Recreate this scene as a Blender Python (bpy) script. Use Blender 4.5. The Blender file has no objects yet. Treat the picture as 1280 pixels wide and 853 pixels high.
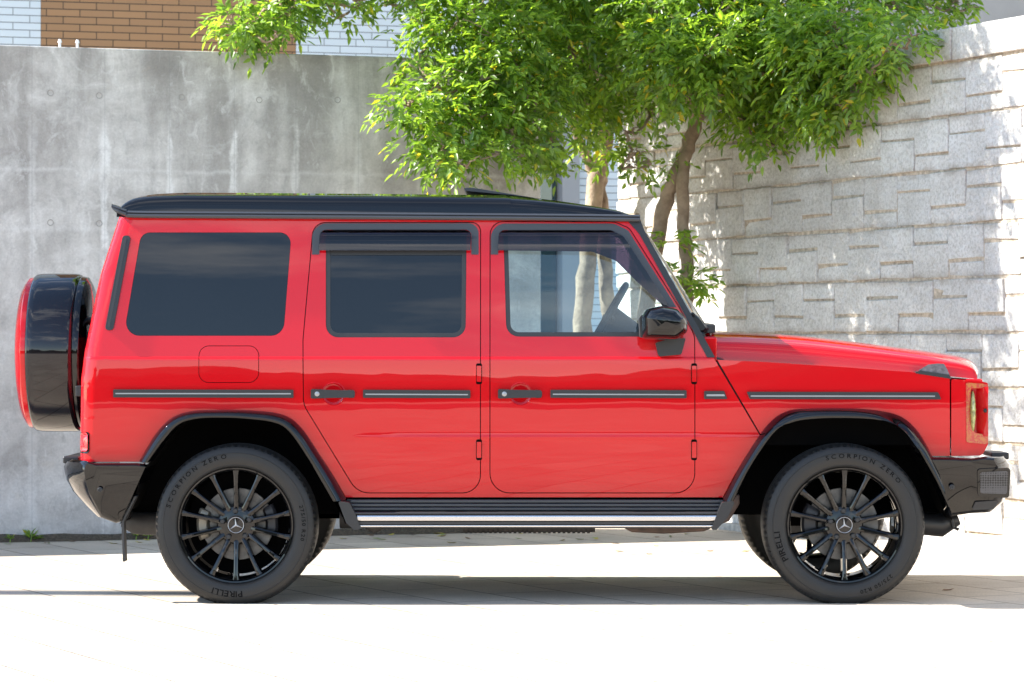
import bpy, bmesh, math, random
import numpy as np
from mathutils import Vector, Matrix, Euler
from mathutils.geometry import tessellate_polygon
random.seed(7)
rng = np.random.default_rng(11)
SC = bpy.context.scene
COL = SC.collection
PI = math.pi
R = math.radians

# ------------------------------------------------------------------ camera
F, H, HY = 4008.0, 1.254, 426.5          # focal in 1280-px units, eye height, horizon row
cam = bpy.data.cameras.new('camera'); camo = bpy.data.objects.new('camera', cam)
COL.objects.link(camo); SC.camera = camo
camo.location = (0, 0, H); camo.rotation_euler = (PI/2, 0, 0)
cam.sensor_width = 36; cam.lens = 36*F/1280
cam.clip_start = 0.1; cam.clip_end = 3000
cam.dof.use_dof = True; cam.dof.focus_distance = 15.45; cam.dof.aperture_fstop = 7.0

# ------------------------------------------------------------------ sky and sun
SUN_EL = 40.0
SUN_DIR = Vector((math.cos(R(SUN_EL)), -0.035, -math.sin(R(SUN_EL)))).normalized()   # travel
world = bpy.data.worlds.new('World'); SC.world = world; world.use_nodes = True
wn = world.node_tree; bg = wn.nodes['Background']
sky = wn.nodes.new('ShaderNodeTexSky'); sky.sky_type = 'NISHITA'; sky.sun_disc = False
sky.sun_elevation = R(SUN_EL); sky.sun_rotation = R(-90); sky.air_density = 1.0; sky.dust_density = 0.0; sky.ozone_density = 1.3; sky.altitude = 900
tc = wn.nodes.new('ShaderNodeTexCoord')
mp = wn.nodes.new('ShaderNodeMapping'); mp.inputs['Scale'].default_value = (1.5, 1.5, 7.0)
nz = wn.nodes.new('ShaderNodeTexNoise'); nz.inputs['Scale'].default_value = 1.7; nz.inputs['Detail'].default_value = 9; nz.inputs['Roughness'].default_value = .62; nz.inputs['Distortion'].default_value = .35
cr = wn.nodes.new('ShaderNodeValToRGB'); cr.color_ramp.elements[0].position = .53; cr.color_ramp.elements[1].position = .76
mx = wn.nodes.new('ShaderNodeMixRGB'); mx.inputs['Color2'].default_value = (9.0, 9.2, 9.6, 1)
wn.links.new(tc.outputs['Generated'], mp.inputs[0]); wn.links.new(mp.outputs[0], nz.inputs['Vector'])
wn.links.new(nz.outputs['Fac'], cr.inputs[0]); wn.links.new(cr.outputs[0], mx.inputs[0])
wn.links.new(sky.outputs[0], mx.inputs['Color1']); wt = wn.nodes.new('ShaderNodeMixRGB'); wt.blend_type = 'MULTIPLY'; wt.inputs[0].default_value = 1; wt.inputs['Color2'].default_value = (1.04, 1.0, .935, 1)
wn.links.new(mx.outputs[0], wt.inputs['Color1']); wn.links.new(wt.outputs[0], bg.inputs[0])
bg.inputs[1].default_value = 0.122
sun = bpy.data.lights.new('sun', 'SUN'); suno = bpy.data.objects.new('sun', sun); COL.objects.link(suno)
sun.energy = 4.4; sun.angle = R(.55); sun.color = (1, .955, .88)
suno.rotation_euler = SUN_DIR.to_track_quat('-Z', 'Y').to_euler(); suno.location = (-30, 0, 30)
vs = SC.view_settings
vs.view_transform = 'Standard'; vs.look = 'None'; vs.gamma = 1; vs.use_curve_mapping = False
vs.exposure = 1.95
SC.render.engine = 'CYCLES'
SC.cycles.use_denoising = True
SC.cycles.max_bounces = 10; SC.cycles.transparent_max_bounces = 24; SC.cycles.glossy_bounces = 4
SC.cycles.caustics_reflective = False; SC.cycles.caustics_refractive = False
SC.cycles.sample_clamp_indirect = 6

# ------------------------------------------------------------------ helpers
def px(x, y, Y):
    return Vector(((x-640)*Y/F, Y, H-(y-HY)*Y/F))

def obj(name, data, mat=None, parent=None, smooth=None, bevel=None, seg=2, world_off=None):
    if isinstance(data, bmesh.types.BMesh):
        me = bpy.data.meshes.new(name); data.to_mesh(me); data.free()
    else:
        me = data
    if smooth is not None:
        for p in me.polygons: p.use_smooth = True
        me.set_sharp_from_angle(angle=R(smooth))
    o = bpy.data.objects.new(name, me); COL.objects.link(o)
    if mat:
        if isinstance(mat, (list, tuple)):
            for m in mat: me.materials.append(m)
        else: me.materials.append(mat)
    if parent is not None:
        o.parent = parent
        if world_off is not None: o.matrix_parent_inverse = Matrix.Translation(-Vector(world_off))
    if bevel:
        b = o.modifiers.new('bevel', 'BEVEL'); b.width = bevel; b.segments = seg; b.limit_method = 'ANGLE'; b.angle_limit = R(50); b.harden_normals = smooth is not None
    return o

def tag(o, label, cat=None, group=None, kind=None):
    if label: o['label'] = label
    if cat: o['category'] = cat
    if group: o['group'] = group
    if kind: o['kind'] = kind
    return o

def empty(name, loc, parent=None):
    o = bpy.data.objects.new(name, None); COL.objects.link(o); o.location = loc; o.empty_display_size = .2
    if parent: o.parent = parent
    return o

def box(bm, x0, x1, y0, y1, z0, z1, M=None):
    vs_ = [bm.verts.new(c) for c in ((x0,y0,z0),(x1,y0,z0),(x1,y1,z0),(x0,y1,z0),(x0,y0,z1),(x1,y0,z1),(x1,y1,z1),(x0,y1,z1))]
    if M: 
        for v in vs_: v.co = M @ v.co
    for f in ((0,3,2,1),(4,5,6,7),(0,1,5,4),(1,2,6,5),(2,3,7,6),(3,0,4,7)):
        bm.faces.new([vs_[i] for i in f])
    return vs_

def boxobj(name, x0, x1, y0, y1, z0, z1, mat, parent=None, bevel=.005, **k):
    bm = bmesh.new(); box(bm, x0, x1, y0, y1, z0, z1)
    return obj(name, bm, mat, parent, 40, bevel, **k)

def rpoly(pts, n=6):
    """polygon of (x, y[, r]) with rounded corners"""
    out = []; N = len(pts)
    for i in range(N):
        p = Vector(pts[i][:2]); r = pts[i][2] if len(pts[i]) > 2 else 0
        if r <= 0: out.append((p.x, p.y)); continue
        a = Vector(pts[i-1][:2])-p; b = Vector(pts[(i+1) % N][:2])-p
        la, lb = a.length, b.length; a.normalize(); b.normalize()
        ang = a.angle(b); t = min(r/math.tan(ang/2), la*.49, lb*.49); rr = t*math.tan(ang/2)
        c = p+(a+b).normalized()*(rr/math.sin(ang/2))
        s = p+a*t-c; e = p+b*t-c
        a0 = math.atan2(s.y, s.x); a1 = math.atan2(e.y, e.x); d = (a1-a0+PI) % (2*PI)-PI
        for k in range(n+1):
            q = a0+d*k/n; out.append((c.x+rr*math.cos(q), c.y+rr*math.sin(q)))
    return out

def offset_poly(p, d):
    """inward offset for d>0"""
    A = sum(p[i-1][0]*p[i][1]-p[i][0]*p[i-1][1] for i in range(len(p)))
    s = 1 if A > 0 else -1; out = []
    n = len(p)
    for i in range(n):
        a, b, c = Vector(p[i-1]), Vector(p[i]), Vector(p[(i+1) % n])
        u = (b-a); v = (c-b)
        if u.length < 1e-9: u = v
        if v.length < 1e-9: v = u
        u.normalize(); v.normalize()
        n1 = Vector((-u.y, u.x))*s; n2 = Vector((-v.y, v.x))*s
        m = n1+n2; m = m/max(.35, (1+n1.dot(n2)))
        q = b+m*d; out.append((q.x, q.y))
    return out

def resample(p, n):
    p = [Vector(q) for q in p]; L = [0]
    for i in range(1, len(p)): L.append(L[-1]+(p[i]-p[i-1]).length)
    out = []; j = 0
    for k in range(n):
        t = L[-1]*k/(n-1)
        while j < len(p)-2 and L[j+1] < t: j += 1
        f = (t-L[j])/max(1e-9, L[j+1]-L[j]); out.append(p[j].lerp(p[j+1], f))
    return out

def catmull(p, n=8):
    p = [Vector(q) for q in p]; q = [2*p[0]-p[1]]+p+[2*p[-1]-p[-2]]; out = []
    for i in range(1, len(q)-2):
        for k in range(n):
            t = k/n; a, b, c, d = q[i-1], q[i], q[i+1], q[i+2]
            out.append(.5*((2*b)+(c-a)*t+(2*a-5*b+4*c-d)*t*t+(3*b-a-3*c+d)*t**3))
    out.append(p[-1]); return out

def loft(bm, rings, closed=False, cap=False):
    vv = [[bm.verts.new(c) for c in r] for r in rings]
    for a, b in zip(vv, vv[1:]):
        n = len(a)
        for i in range(n if closed else n-1):
            j = (i+1) % n
            bm.faces.new((a[i], a[j], b[j], b[i]))
    if cap:
        bm.faces.new(list(reversed(vv[0]))); bm.faces.new(vv[-1])
    return vv

def tube(bm, path, radii, n=8, cap=True):
    path = [Vector(p) for p in path]; rings = []
    up = None
    for i, p in enumerate(path):
        t = (path[min(i+1, len(path)-1)]-path[max(i-1, 0)]).normalized()
        if up is None:
            up = t.orthogonal().normalized()
        up = (up-t*up.dot(t)).normalized(); s = t.cross(up)
        r = radii[i] if hasattr(radii, '__len__') else radii
        rings.append([p+(up*math.cos(2*PI*k/n)+s*math.sin(2*PI*k/n))*r for k in range(n)])
    loft(bm, rings, True, cap)

def lathe(bm, prof, n=96, axis='y', ang0=0, rfun=None):
    """prof: (r, y); closed loops round local y"""
    rings = []
    for r, y in prof:
        ring = []
        for k in range(n):
            a = 2*PI*k/n; rr = r if rfun is None else rfun(r, y, k)
            ring.append((rr*math.cos(a), y, rr*math.sin(a)))
        rings.append(ring)
    loft(bm, rings, True)

# ------------------------------------------------------------------ materials
def mat(name):
    m = bpy.data.materials.new(name); m.use_nodes = True
    nt = m.node_tree; b = nt.nodes['Principled BSDF']
    return m, nt, b

def simple(name, col, rough=.5, metal=0, coat=0, spec=.5, bump=0, bscale=200, var=0):
    m, nt, b = mat(name)
    b.inputs['Base Color'].default_value = (*col, 1); b.inputs['Roughness'].default_value = rough
    b.inputs['Metallic'].default_value = metal; b.inputs['Coat Weight'].default_value = coat; b.inputs['Coat Roughness'].default_value = .015
    b.inputs['Specular IOR Level'].default_value = spec
    if bump or var:
        t = nt.nodes.new('ShaderNodeTexCoord'); n = nt.nodes.new('ShaderNodeTexNoise'); n.inputs['Scale'].default_value = bscale; n.inputs['Detail'].default_value = 6
        nt.links.new(t.outputs['Object'], n.inputs['Vector'])
        if bump:
            k = nt.nodes.new('ShaderNodeBump'); k.inputs['Strength'].default_value = bump; k.inputs['Distance'].default_value = .01
            nt.links.new(n.outputs['Fac'], k.inputs['Height']); nt.links.new(k.outputs[0], b.inputs['Normal'])
        if var:
            r = nt.nodes.new('ShaderNodeValToRGB'); r.color_ramp.elements[0].position = .3; r.color_ramp.elements[1].position = .7
            r.color_ramp.elements[0].color = (*[c*(1-var) for c in col], 1); r.color_ramp.elements[1].color = (*[min(1, c*(1+var)) for c in col], 1)
            nt.links.new(n.outputs['Fac'], r.inputs[0]); nt.links.new(r.outputs[0], b.inputs['Base Color'])
    return m

def N(nt, typ, **k):
    n = nt.nodes.new('ShaderNode'+typ)
    for a, v in k.items():
        if a.startswith('i_'): n.inputs[a[2:].replace('_', ' ')].default_value = v
        elif a.startswith('n_'): n.inputs[int(a[2:])].default_value = v
        else: setattr(n, a, v)
    return n

def glass(name, tint, gloss=1.0, ior=1.5, rough=0.0):
    m = bpy.data.materials.new(name); m.use_nodes = True; nt = m.node_tree; nt.nodes.clear()
    out = N(nt, 'OutputMaterial'); mix = N(nt, 'MixShader'); tr = N(nt, 'BsdfTransparent'); gl = N(nt, 'BsdfGlossy'); fr = N(nt, 'Fresnel')
    fr.inputs['IOR'].default_value = ior; gl.inputs['Roughness'].default_value = rough; gl.inputs['Color'].default_value = (gloss, gloss, gloss, 1)
    tr.inputs['Color'].default_value = (*tint, 1)
    nt.links.new(fr.outputs[0], mix.inputs[0]); nt.links.new(tr.outputs[0], mix.inputs[1]); nt.links.new(gl.outputs[0], mix.inputs[2]); nt.links.new(mix.outputs[0], out.inputs[0])
    return m

def paint(name, col, rough, wav=.0007):
    m, nt, b = mat(name)
    b.inputs['Base Color'].default_value = (*col, 1); b.inputs['Roughness'].default_value = rough
    b.inputs['Coat Weight'].default_value = 1; b.inputs['Coat Roughness'].default_value = .012; b.inputs['Coat IOR'].default_value = 1.47; b.inputs['Specular IOR Level'].default_value = .0
    t = N(nt, 'TexCoord'); n = N(nt, 'TexNoise', i_Scale=2.6, i_Detail=1.5); k = N(nt, 'Bump', i_Strength=.35, i_Distance=wav*5)
    nt.links.new(t.outputs['Object'], n.inputs['Vector']); nt.links.new(n.outputs['Fac'], k.inputs['Height'])
    nt.links.new(k.outputs[0], b.inputs['Coat Normal'])
    return m

M_red = paint('red_paint', (.51, .0042, .0085), .5)
M_blk = paint('gloss_black_paint', (.0025, .0025, .003), .3, .0002)
M_sat = simple('satin_black_plastic', (.011, .0115, .0135), .40, bump=.03, bscale=600)
M_gut = simple('roof_edge_rubber', (.026, .028, .033), .33)
M_frame = simple('deflector_grey', (.036, .038, .044), .35)
M_rub = simple('window_rubber', (.02, .021, .023), .45)
M_tyre = None
M_chr = simple('chrome', (.52, .52, .54), .16, 1)
M_sil = simple('silver_inlay', (.30, .305, .32), .3, .7)
M_dark = simple('dark_liner', (.0032, .0032, .0035), .9, spec=.05)
M_under = simple('underbody', (.03, .028, .027), .7, var=.5, bscale=9)
M_rust = simple('brown_frame', (.075, .045, .035), .6, var=.4, bscale=20)
M_int = simple('interior_black', (.018, .019, .022), .55, bump=.05, bscale=300)
M_gdark = simple('privacy_glass', (.0025, .003, .0045), .0, spec=.46)
M_gclear = glass('clear_glass', (.76, .87, .91), 1, 1.45)
M_smoke = glass('smoke_acrylic', (.24, .16, .21), 1, 1.5, .02)
M_rim = paint('black_rim_paint', (.003, .003, .0035), .25, .0001)
M_disc = simple('brake_iron', (.13, .125, .12), .42, .85, var=.25, bscale=22)
M_cal = simple('caliper_grey', (.30, .27, .22), .5, .5)
M_calb = simple('caliper_black', (.03, .03, .035), .4, .2)
M_tail = simple('tail_lens', (.45, .01, .015), .15, coat=1)
M_foliage_refl = None

# tyre
def make_tyre_mat():
    m, nt, b = mat('tyre_rubber')
    t = N(nt, 'TexCoord'); n = N(nt, 'TexNoise', i_Scale=14, i_Detail=5); r = N(nt, 'ValToRGB')
    r.color_ramp.elements[0].color = (.010, .010, .0102, 1); r.color_ramp.elements[1].color = (.018, .0172, .0165, 1)
    nt.links.new(t.outputs['Object'], n.inputs['Vector']); nt.links.new(n.outputs['Fac'], r.inputs[0]); nt.links.new(r.outputs[0], b.inputs['Base Color'])
    b.inputs['Roughness'].default_value = .52; b.inputs['Specular IOR Level'].default_value = .38
    n2 = N(nt, 'TexNoise', i_Scale=260, i_Detail=2); k = N(nt, 'Bump', i_Strength=.12, i_Distance=.004)
    nt.links.new(t.outputs['Object'], n2.inputs['Vector']); nt.links.new(n2.outputs['Fac'], k.inputs['Height']); nt.links.new(k.outputs[0], b.inputs['Normal'])
    return m
M_tyre = make_tyre_mat()
M_letter = simple('tyre_lettering', (.0035, .0035, .004), .8, spec=.12)

# ------------------------------------------------------------------ ground
def make_paver_mat():
    m, nt, b = mat('pale_pavers')
    t = N(nt, 'TexCoord'); mp = N(nt, 'Mapping'); mp.inputs['Rotation'].default_value = (0, 0, R(-25.7))
    nt.links.new(t.outputs['Object'], mp.inputs[0])
    def bricks(sc, **k):
        br = N(nt, 'TexBrick', offset=.5, offset_frequency=2, squash=1); br.inputs['Scale'].default_value = 1
        br.inputs['Brick Width'].default_value = .8; br.inputs['Row Height'].default_value = .4; br.inputs['Mortar Size'].default_value = .005; br.inputs['Mortar Smooth'].default_value = .3; br.inputs['Bias'].default_value = 0
        return br
    mp2 = N(nt, 'Mapping'); mp2.inputs['Rotation'].default_value = (0, 0, R(90))
    nt.links.new(mp.outputs[0], mp2.inputs[0])
    br = bricks(1); nt.links.new(mp2.outputs[0], br.inputs['Vector'])
    br.inputs['Color1'].default_value = (.64, .555, .455, 1); br.inputs['Color2'].default_value = (.53, .455, .375, 1); br.inputs['Mortar'].default_value = (.06, .05, .042, 1)
    n = N(nt, 'TexNoise', i_Scale=1.3, i_Detail=8, i_Roughness=.65); nt.links.new(t.outputs['Object'], n.inputs['Vector'])
    rp = N(nt, 'ValToRGB'); rp.color_ramp.elements[0].position = .3; rp.color_ramp.elements[0].color = (.72, .71, .70, 1); rp.color_ramp.elements[1].position = .7; rp.color_ramp.elements[1].color = (1.08, 1.07, 1.05, 1)
    nt.links.new(n.outputs['Fac'], rp.inputs[0])
    mu = N(nt, 'MixRGB', blend_type='MULTIPLY'); mu.inputs[0].default_value = 1
    nt.links.new(br.outputs['Color'], mu.inputs[1]); nt.links.new(rp.outputs[0], mu.inputs[2])
    n3 = N(nt, 'TexNoise', i_Scale=90, i_Detail=4); nt.links.new(t.outputs['Object'], n3.inputs['Vector'])
    rp3 = N(nt, 'ValToRGB'); rp3.color_ramp.elements[0].position = .35; rp3.color_ramp.elements[0].color = (.78, .78, .78, 1); rp3.color_ramp.elements[1].position = .6; rp3.color_ramp.elements[1].color = (1, 1, 1, 1)
    nt.links.new(n3.outputs['Fac'], rp3.inputs[0])
    mu2 = N(nt, 'MixRGB', blend_type='MULTIPLY'); mu2.inputs[0].default_value = 1
    nt.links.new(mu.outputs[0], mu2.inputs[1]); nt.links.new(rp3.outputs[0], mu2.inputs[2]); nt.links.new(mu2.outputs[0], b.inputs['Base Color'])
    b.inputs['Roughness'].default_value = .85; b.inputs['Specular IOR Level'].default_value = .3
    k = N(nt, 'Bump', i_Strength=.5, i_Distance=.004); nt.links.new(br.outputs['Fac'], k.inputs['Height']); k.invert = True
    k2 = N(nt, 'Bump', i_Strength=.25, i_Distance=.003); nt.links.new(n3.outputs['Fac'], k2.inputs['Height']); nt.links.new(k.outputs[0], k2.inputs['Normal'])
    nt.links.new(k2.outputs[0], b.inputs['Normal'])
    return m
def sheet(name, x0, x1, y0, y1, z, m):
    bm = bmesh.new(); bm.faces.new([bm.verts.new(c) for c in ((x0,y0,z),(x1,y0,z),(x1,y1,z),(x0,y1,z))])
    return tag(obj(name, bm, m), None, kind='structure')
sheet('ground', -500, 500, -600, 600, 0, make_paver_mat())
sheet('road', -300, 300, -60, -26, .004, simple('asphalt', (.05, .05, .052), .85, bump=.2, bscale=60, var=.2))
# unseen wooded skyline across the road, raised to darken the reflections in the paint
bm = bmesh.new(); rings = []
for i in range(161):
    x = -320+4*i; h = 9.0+2.2*math.sin(i*.31)+1.8*math.sin(i*.83+1)+random.uniform(-.7, .7)
    if i % 17 in (3, 4, 5): h += 3.5
    rings.append([(x, -92, 0), (x, -94, h*.75), (x, -100, h), (x, -120, 0)])
loft(bm, rings); tag(obj('distant_treeline', bm, simple('far_woods', (.035, .05, .035), .9, var=.5, bscale=.3)), None, kind='structure')

# ------------------------------------------------------------------ concrete wall
WA = math.atan(.344)
def wallY(x): return 20.0+.344*(x+3.19)
WEND = (.19, wallY(.19))
wlen = 11.0
def make_concrete():
    m, nt, b = mat('weathered_concrete')
    t = N(nt, 'TexCoord'); sep = N(nt, 'SeparateXYZ'); nt.links.new(t.outputs['Object'], sep.inputs[0])
    U, V = sep.outputs['X'], sep.outputs['Z']
    def math_(op, a, bb=None, c=None):
        n = N(nt, 'Math', operation=op)
        for i, q in enumerate((a, bb, c)):
            if q is None: continue
            if isinstance(q, (int, float)): n.inputs[i].default_value = q
            else: nt.links.new(q, n.inputs[i])
        return n.outputs[0]
    def noise(scale, detail=6, rough=.6, sx=1, sz=1, dist=0):
        mp = N(nt, 'Mapping'); mp.inputs['Scale'].default_value = (sx, 1, sz); nt.links.new(t.outputs['Object'], mp.inputs[0])
        n = N(nt, 'TexNoise', i_Scale=scale, i_Detail=detail, i_Roughness=rough, i_Distortion=dist); nt.links.new(mp.outputs[0], n.inputs['Vector']); return n.outputs['Fac']
    def ramp(v, a, b_, ca=(0,0,0), cb=(1,1,1)):
        r = N(nt, 'ValToRGB'); e = r.color_ramp.elements; e[0].position = a; e[1].position = b_; e[0].color = (*ca, 1); e[1].color = (*cb, 1)
        nt.links.new(v, r.inputs[0]); return r.outputs[0]
    def mixc(fac, a, b_, typ='MIX'):
        n = N(nt, 'MixRGB', blend_type=typ)
        for i, q in enumerate((fac, a, b_)):
            if isinstance(q, (int, float)): n.inputs[i].default_value = q
            elif isinstance(q, tuple): n.inputs[i].default_value = (*q, 1)
            else: nt.links.new(q, n.inputs[i])
        return n.outputs[0]
    base = mixc(ramp(noise(1.1, 9, .66, 1.0, 1.5, .5), .36, .62), (.37, .35, .328), (.66, .64, .61))
    # dark vertical run-off, stronger near the top
    run = noise(2.6, 6, .6, 1.3, .22, .2)
    top = N(nt, 'MapRange'); top.inputs[1].default_value = .9; top.inputs[2].default_value = 3.1; nt.links.new(V, top.inputs[0])
    rr = math_('MULTIPLY', ramp(run, .38, .60), math_('MULTIPLY_ADD', top.outputs[0], .62, .08))
    base = mixc(rr, base, (.19, .175, .16))
    # brushy pale patches and ochre blotches
    base = mixc(math_('MULTIPLY', ramp(noise(3.2, 10, .7, 1, .8, 1.2), .54, .68), .55), base, (.66, .65, .63))
    base = mixc(math_('MULTIPLY', ramp(noise(2.2, 7, .7, 1, 1.2, .8), .62, .74), .40), base, (.47, .40, .30))
    base = mixc(math_('MULTIPLY', ramp(noise(5.5, 8, .72, 1, .5, .4), .56, .70), .40), base, (.19, .185, .18))
    # pour joints: faint level bands
    wv = noise(7, 5, .6, 1, .1)
    for zz, ww, st in ((2.33, .02, .35), (1.96, .03, .42), (1.30, .025, .3)):
        d = math_('ABSOLUTE', math_('SUBTRACT', math_('MULTIPLY_ADD', wv, .05, V), zz+.025))
        f = math_('SUBTRACT', 1.0, math_('DIVIDE', d, ww)); f = math_('MAXIMUM', f, 0.0)
        base = mixc(math_('MULTIPLY', f, math_('MULTIPLY', ramp(noise(4, 6, .7), .35, .6), st*1.6)), base, (.66, .65, .63))
    # white efflorescence down the formwork seams
    ed = noise(9, 8, .75, .6, .45, .6); wd = noise(2.1, 5, .6, .5, 1)
    for i, (pxx, st) in enumerate(((40, .4), (131, 1.0), (212, .8), (293, .9), (370, .6), (448, .55), (525, .4), (600, .35), (-60, .6), (-150, .5))):
        k = (pxx-640)/F; Xw = k*(20+.344*3.19)/(1-.344*k); u = -(WEND[0]-Xw)/math.cos(WA)
        d = math_('ABSOLUTE', math_('ADD', U, math_('MULTIPLY_ADD', ed, .08, -u-.04)))
        w = math_('MULTIPLY_ADD', ramp(math_('ADD', wd, .0), .35, .75), .075, .006)
        f = math_('MAXIMUM', math_('SUBTRACT', 1.0, math_('DIVIDE', d, w)), 0.0)
        lim = N(nt, 'MapRange'); lim.inputs[1].default_value = 2.86; lim.inputs[2].default_value = 2.62; nt.links.new(math_('MULTIPLY_ADD', ed, .3, V), lim.inputs[0])
        f = math_('MULTIPLY', f, lim.outputs[0])
        base = mixc(math_('MULTIPLY', math_('MINIMUM', math_('MULTIPLY', f, 1.8), 1.0), math_('MULTIPLY', ramp(noise(6+i, 6, .7, .6, .6), .32, .55), st)), base, (.72, .71, .69))
        dl = math_('ABSOLUTE', math_('SUBTRACT', U, u)); fl = math_('LESS_THAN', dl, .0035)
        base = mixc(math_('MULTIPLY', fl, .2), base, (.2, .2, .2))
    base = mixc(math_('MULTIPLY', ramp(noise(11, 8, .75, 1, .7, .6), .50, .66), .35), base, (.24, .23, .22))
    base = mixc(math_('MULTIPLY', ramp(noise(8.3, 9, .75, 1, .6, 1.0), .56, .66), .45), base, (.70, .69, .67))
    fine = noise(70, 4, .6)
    base = mixc(1.0, base, ramp(fine, .25, .7, (.86, .86, .86), (1.05, 1.05, 1.05)), 'MULTIPLY')
    nt.links.new(base, b.inputs['Base Color']); b.inputs['Roughness'].default_value = .82; b.inputs['Specular IOR Level'].default_value = .35
    k = N(nt, 'Bump', i_Strength=.35, i_Distance=.006); nt.links.new(noise(30, 8, .7), k.inputs['Height']); nt.links.new(k.outputs[0], b.inputs['Normal'])
    return m
bm = bmesh.new(); box(bm, -wlen, 0, 0, .28, -.2, 3.10)
cw = obj('concrete_wall', bm, make_concrete(), None, 40, .008)
cw.location = (WEND[0], WEND[1], 0); cw.rotation_euler = (0, 0, WA)
tag(cw, 'grey weathered concrete wall with white streaks behind the car', 'wall')
M_hole = simple('tie_hole_mortar', (.34, .325, .30), .9); 
for row, zz in enumerate((2.805, 2.0, 1.12)):
    for pxx in (63, 124, 227, 324, 422, 520, 615):
        if row == 2 and pxx > 130: continue
        k = (pxx-640)/F; Xw = k*(20+.344*3.19)/(1-.344*k); u = -(WEND[0]-Xw)/math.cos(WA)
        bm = bmesh.new(); lathe(bm, [(.020, -.0025), (.017, .0), (.012, .004), (.0005, .005)], 20)
        lathe(bm, [(.0200, .001), (.0190, -.0022), (.017, -.001)], 20)
        o = obj('tie_hole', bm, M_hole, cw, 30); o.location = (u, -.001, zz+random.uniform(-.01, .01))
for pxx in (76, 98):
    k = (pxx-640)/F; Xw = k*(20+.344*3.19)/(1-.344*k); u = -(WEND[0]-Xw)/math.cos(WA)
    bm = bmesh.new(); tube(bm, [(u, .03, 3.10), (u, .03, 3.13)], .008, 8); tube(bm, [(u, .03, 3.13), (u, .03, 3.15)], [.014, .008], 8)
    obj('anchor_bolt', bm, simple('white_zinc', (.75, .76, .78), .4), cw, 30)

# ------------------------------------------------------------------ building behind, with brick-shaped siding
def siding(name, c1, c2, mort, rowh=.0575, bw=.262, rot=0):
    m, nt, b = mat(name)
    t = N(nt, 'TexCoord'); mp = N(nt, 'Mapping'); mp.inputs['Rotation'].default_value = (R(-90), 0, 0); nt.links.new(t.outputs['Object'], mp.inputs[0])
    br = N(nt, 'TexBrick', offset=.5); br.inputs['Scale'].default_value = 1; br.inputs['Brick Width'].default_value = bw; br.inputs['Row Height'].default_value = rowh
    br.inputs['Mortar Size'].default_value = .004; br.inputs['Mortar Smooth'].default_value = .2
    br.inputs['Color1'].default_value = (*c1, 1); br.inputs['Color2'].default_value = (*c2, 1); br.inputs['Mortar'].default_value = (*mort, 1)
    nt.links.new(mp.outputs[0], br.inputs['Vector'])
    n = N(nt, 'TexNoise', i_Scale=2.0, i_Detail=5); nt.links.new(t.outputs['Object'], n.inputs['Vector'])
    rp = N(nt, 'ValToRGB'); rp.color_ramp.elements[0].color = (.88, .88, .88, 1); rp.color_ramp.elements[1].color = (1.06, 1.06, 1.06, 1); nt.links.new(n.outputs['Fac'], rp.inputs[0])
    mu = N(nt, 'MixRGB', blend_type='MULTIPLY'); mu.inputs[0].default_value = 1; nt.links.new(br.outputs['Color'], mu.inputs[1]); nt.links.new(rp.outputs[0], mu.inputs[2])
    nt.links.new(mu.outputs[0], b.inputs['Base Color']); b.inputs['Roughness'].default_value = .6
    k = N(nt, 'Bump', i_Strength=.9, i_Distance=.006, invert=True); nt.links.new(br.outputs['Fac'], k.inputs['Height'])
    n2 = N(nt, 'TexNoise', i_Scale=50, i_Detail=4); nt.links.new(t.outputs['Object'], n2.inputs['Vector'])
    k2 = N(nt, 'Bump', i_Strength=.3, i_Distance=.004); nt.links.new(n2.outputs['Fac'], k2.inputs['Height']); nt.links.new(k.outputs[0], k2.inputs['Normal']); nt.links.new(k2.outputs[0], b.inputs['Normal'])
    return m
BA = math.atan(.30)
def bY(x): return 25.2+.30*(x+3.19)
def bX(pxx):
    k = (pxx-640)/F; return k*(25.2+.30*3.19)/(1-.30*k)
def bu(pxx): return (bX(pxx))/math.cos(BA)
bld = empty('apartment_building', (0, bY(0), 0)); bld.rotation_euler = (0, 0, BA)
tag(bld, 'building clad in white and tan brick-shaped siding behind the concrete wall', 'building')
M_wsid = siding('white_siding', (.60, .66, .70), (.56, .62, .665), (.26, .28, .30))
M_tsid = siding('tan_siding', (.34, .185, .085), (.30, .165, .078), (.07, .04, .022))
def bpart(name, a, b_, z0, z1, y0, y1, m, parent=bld, bev=.004):
    return boxobj(name, a, b_, y0, y1, z0, z1, m, parent, bev)
bpart('wall', bu(-420), bu(51), -.1, 9, 0, .3, M_wsid)
bpart('tan_panel', bu(51)+.001, bu(370), -.1, 9, .002, .3, M_tsid)
bpart('wall', bu(370)+.001, bu(676), -.1, 9, .001, .3, M_wsid)
bpart('wall', bu(722)+.001, bu(905), -.1, 9, .001, .3, M_wsid)
bpart('wall', bu(905)+.001, bu(1400), -.1, 9, .12, .35, simple('grey_render', (.33, .31, .29), .8, var=.1, bscale=3))
bpart('wall', bu(676)+.001, bu(722), 3.6, 9, .001, .3, M_wsid)
wf = bpart('window', bu(676)+.002, bu(700), -.1, 3.598, .10, .16, simple('window_frame_grey', (.16, .17, .18), .4))
bpart('pane', bu(678), bu(699), .1, 3.5, .085, .095, simple('dark_pane', (.02, .05, .06), .06, coat=1), wf, .001)
bpart('pillar', bu(700)+.001, bu(722), -.1, 3.598, -.06, .25, simple('grey_cladding', (.27, .275, .29), .45))
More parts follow.
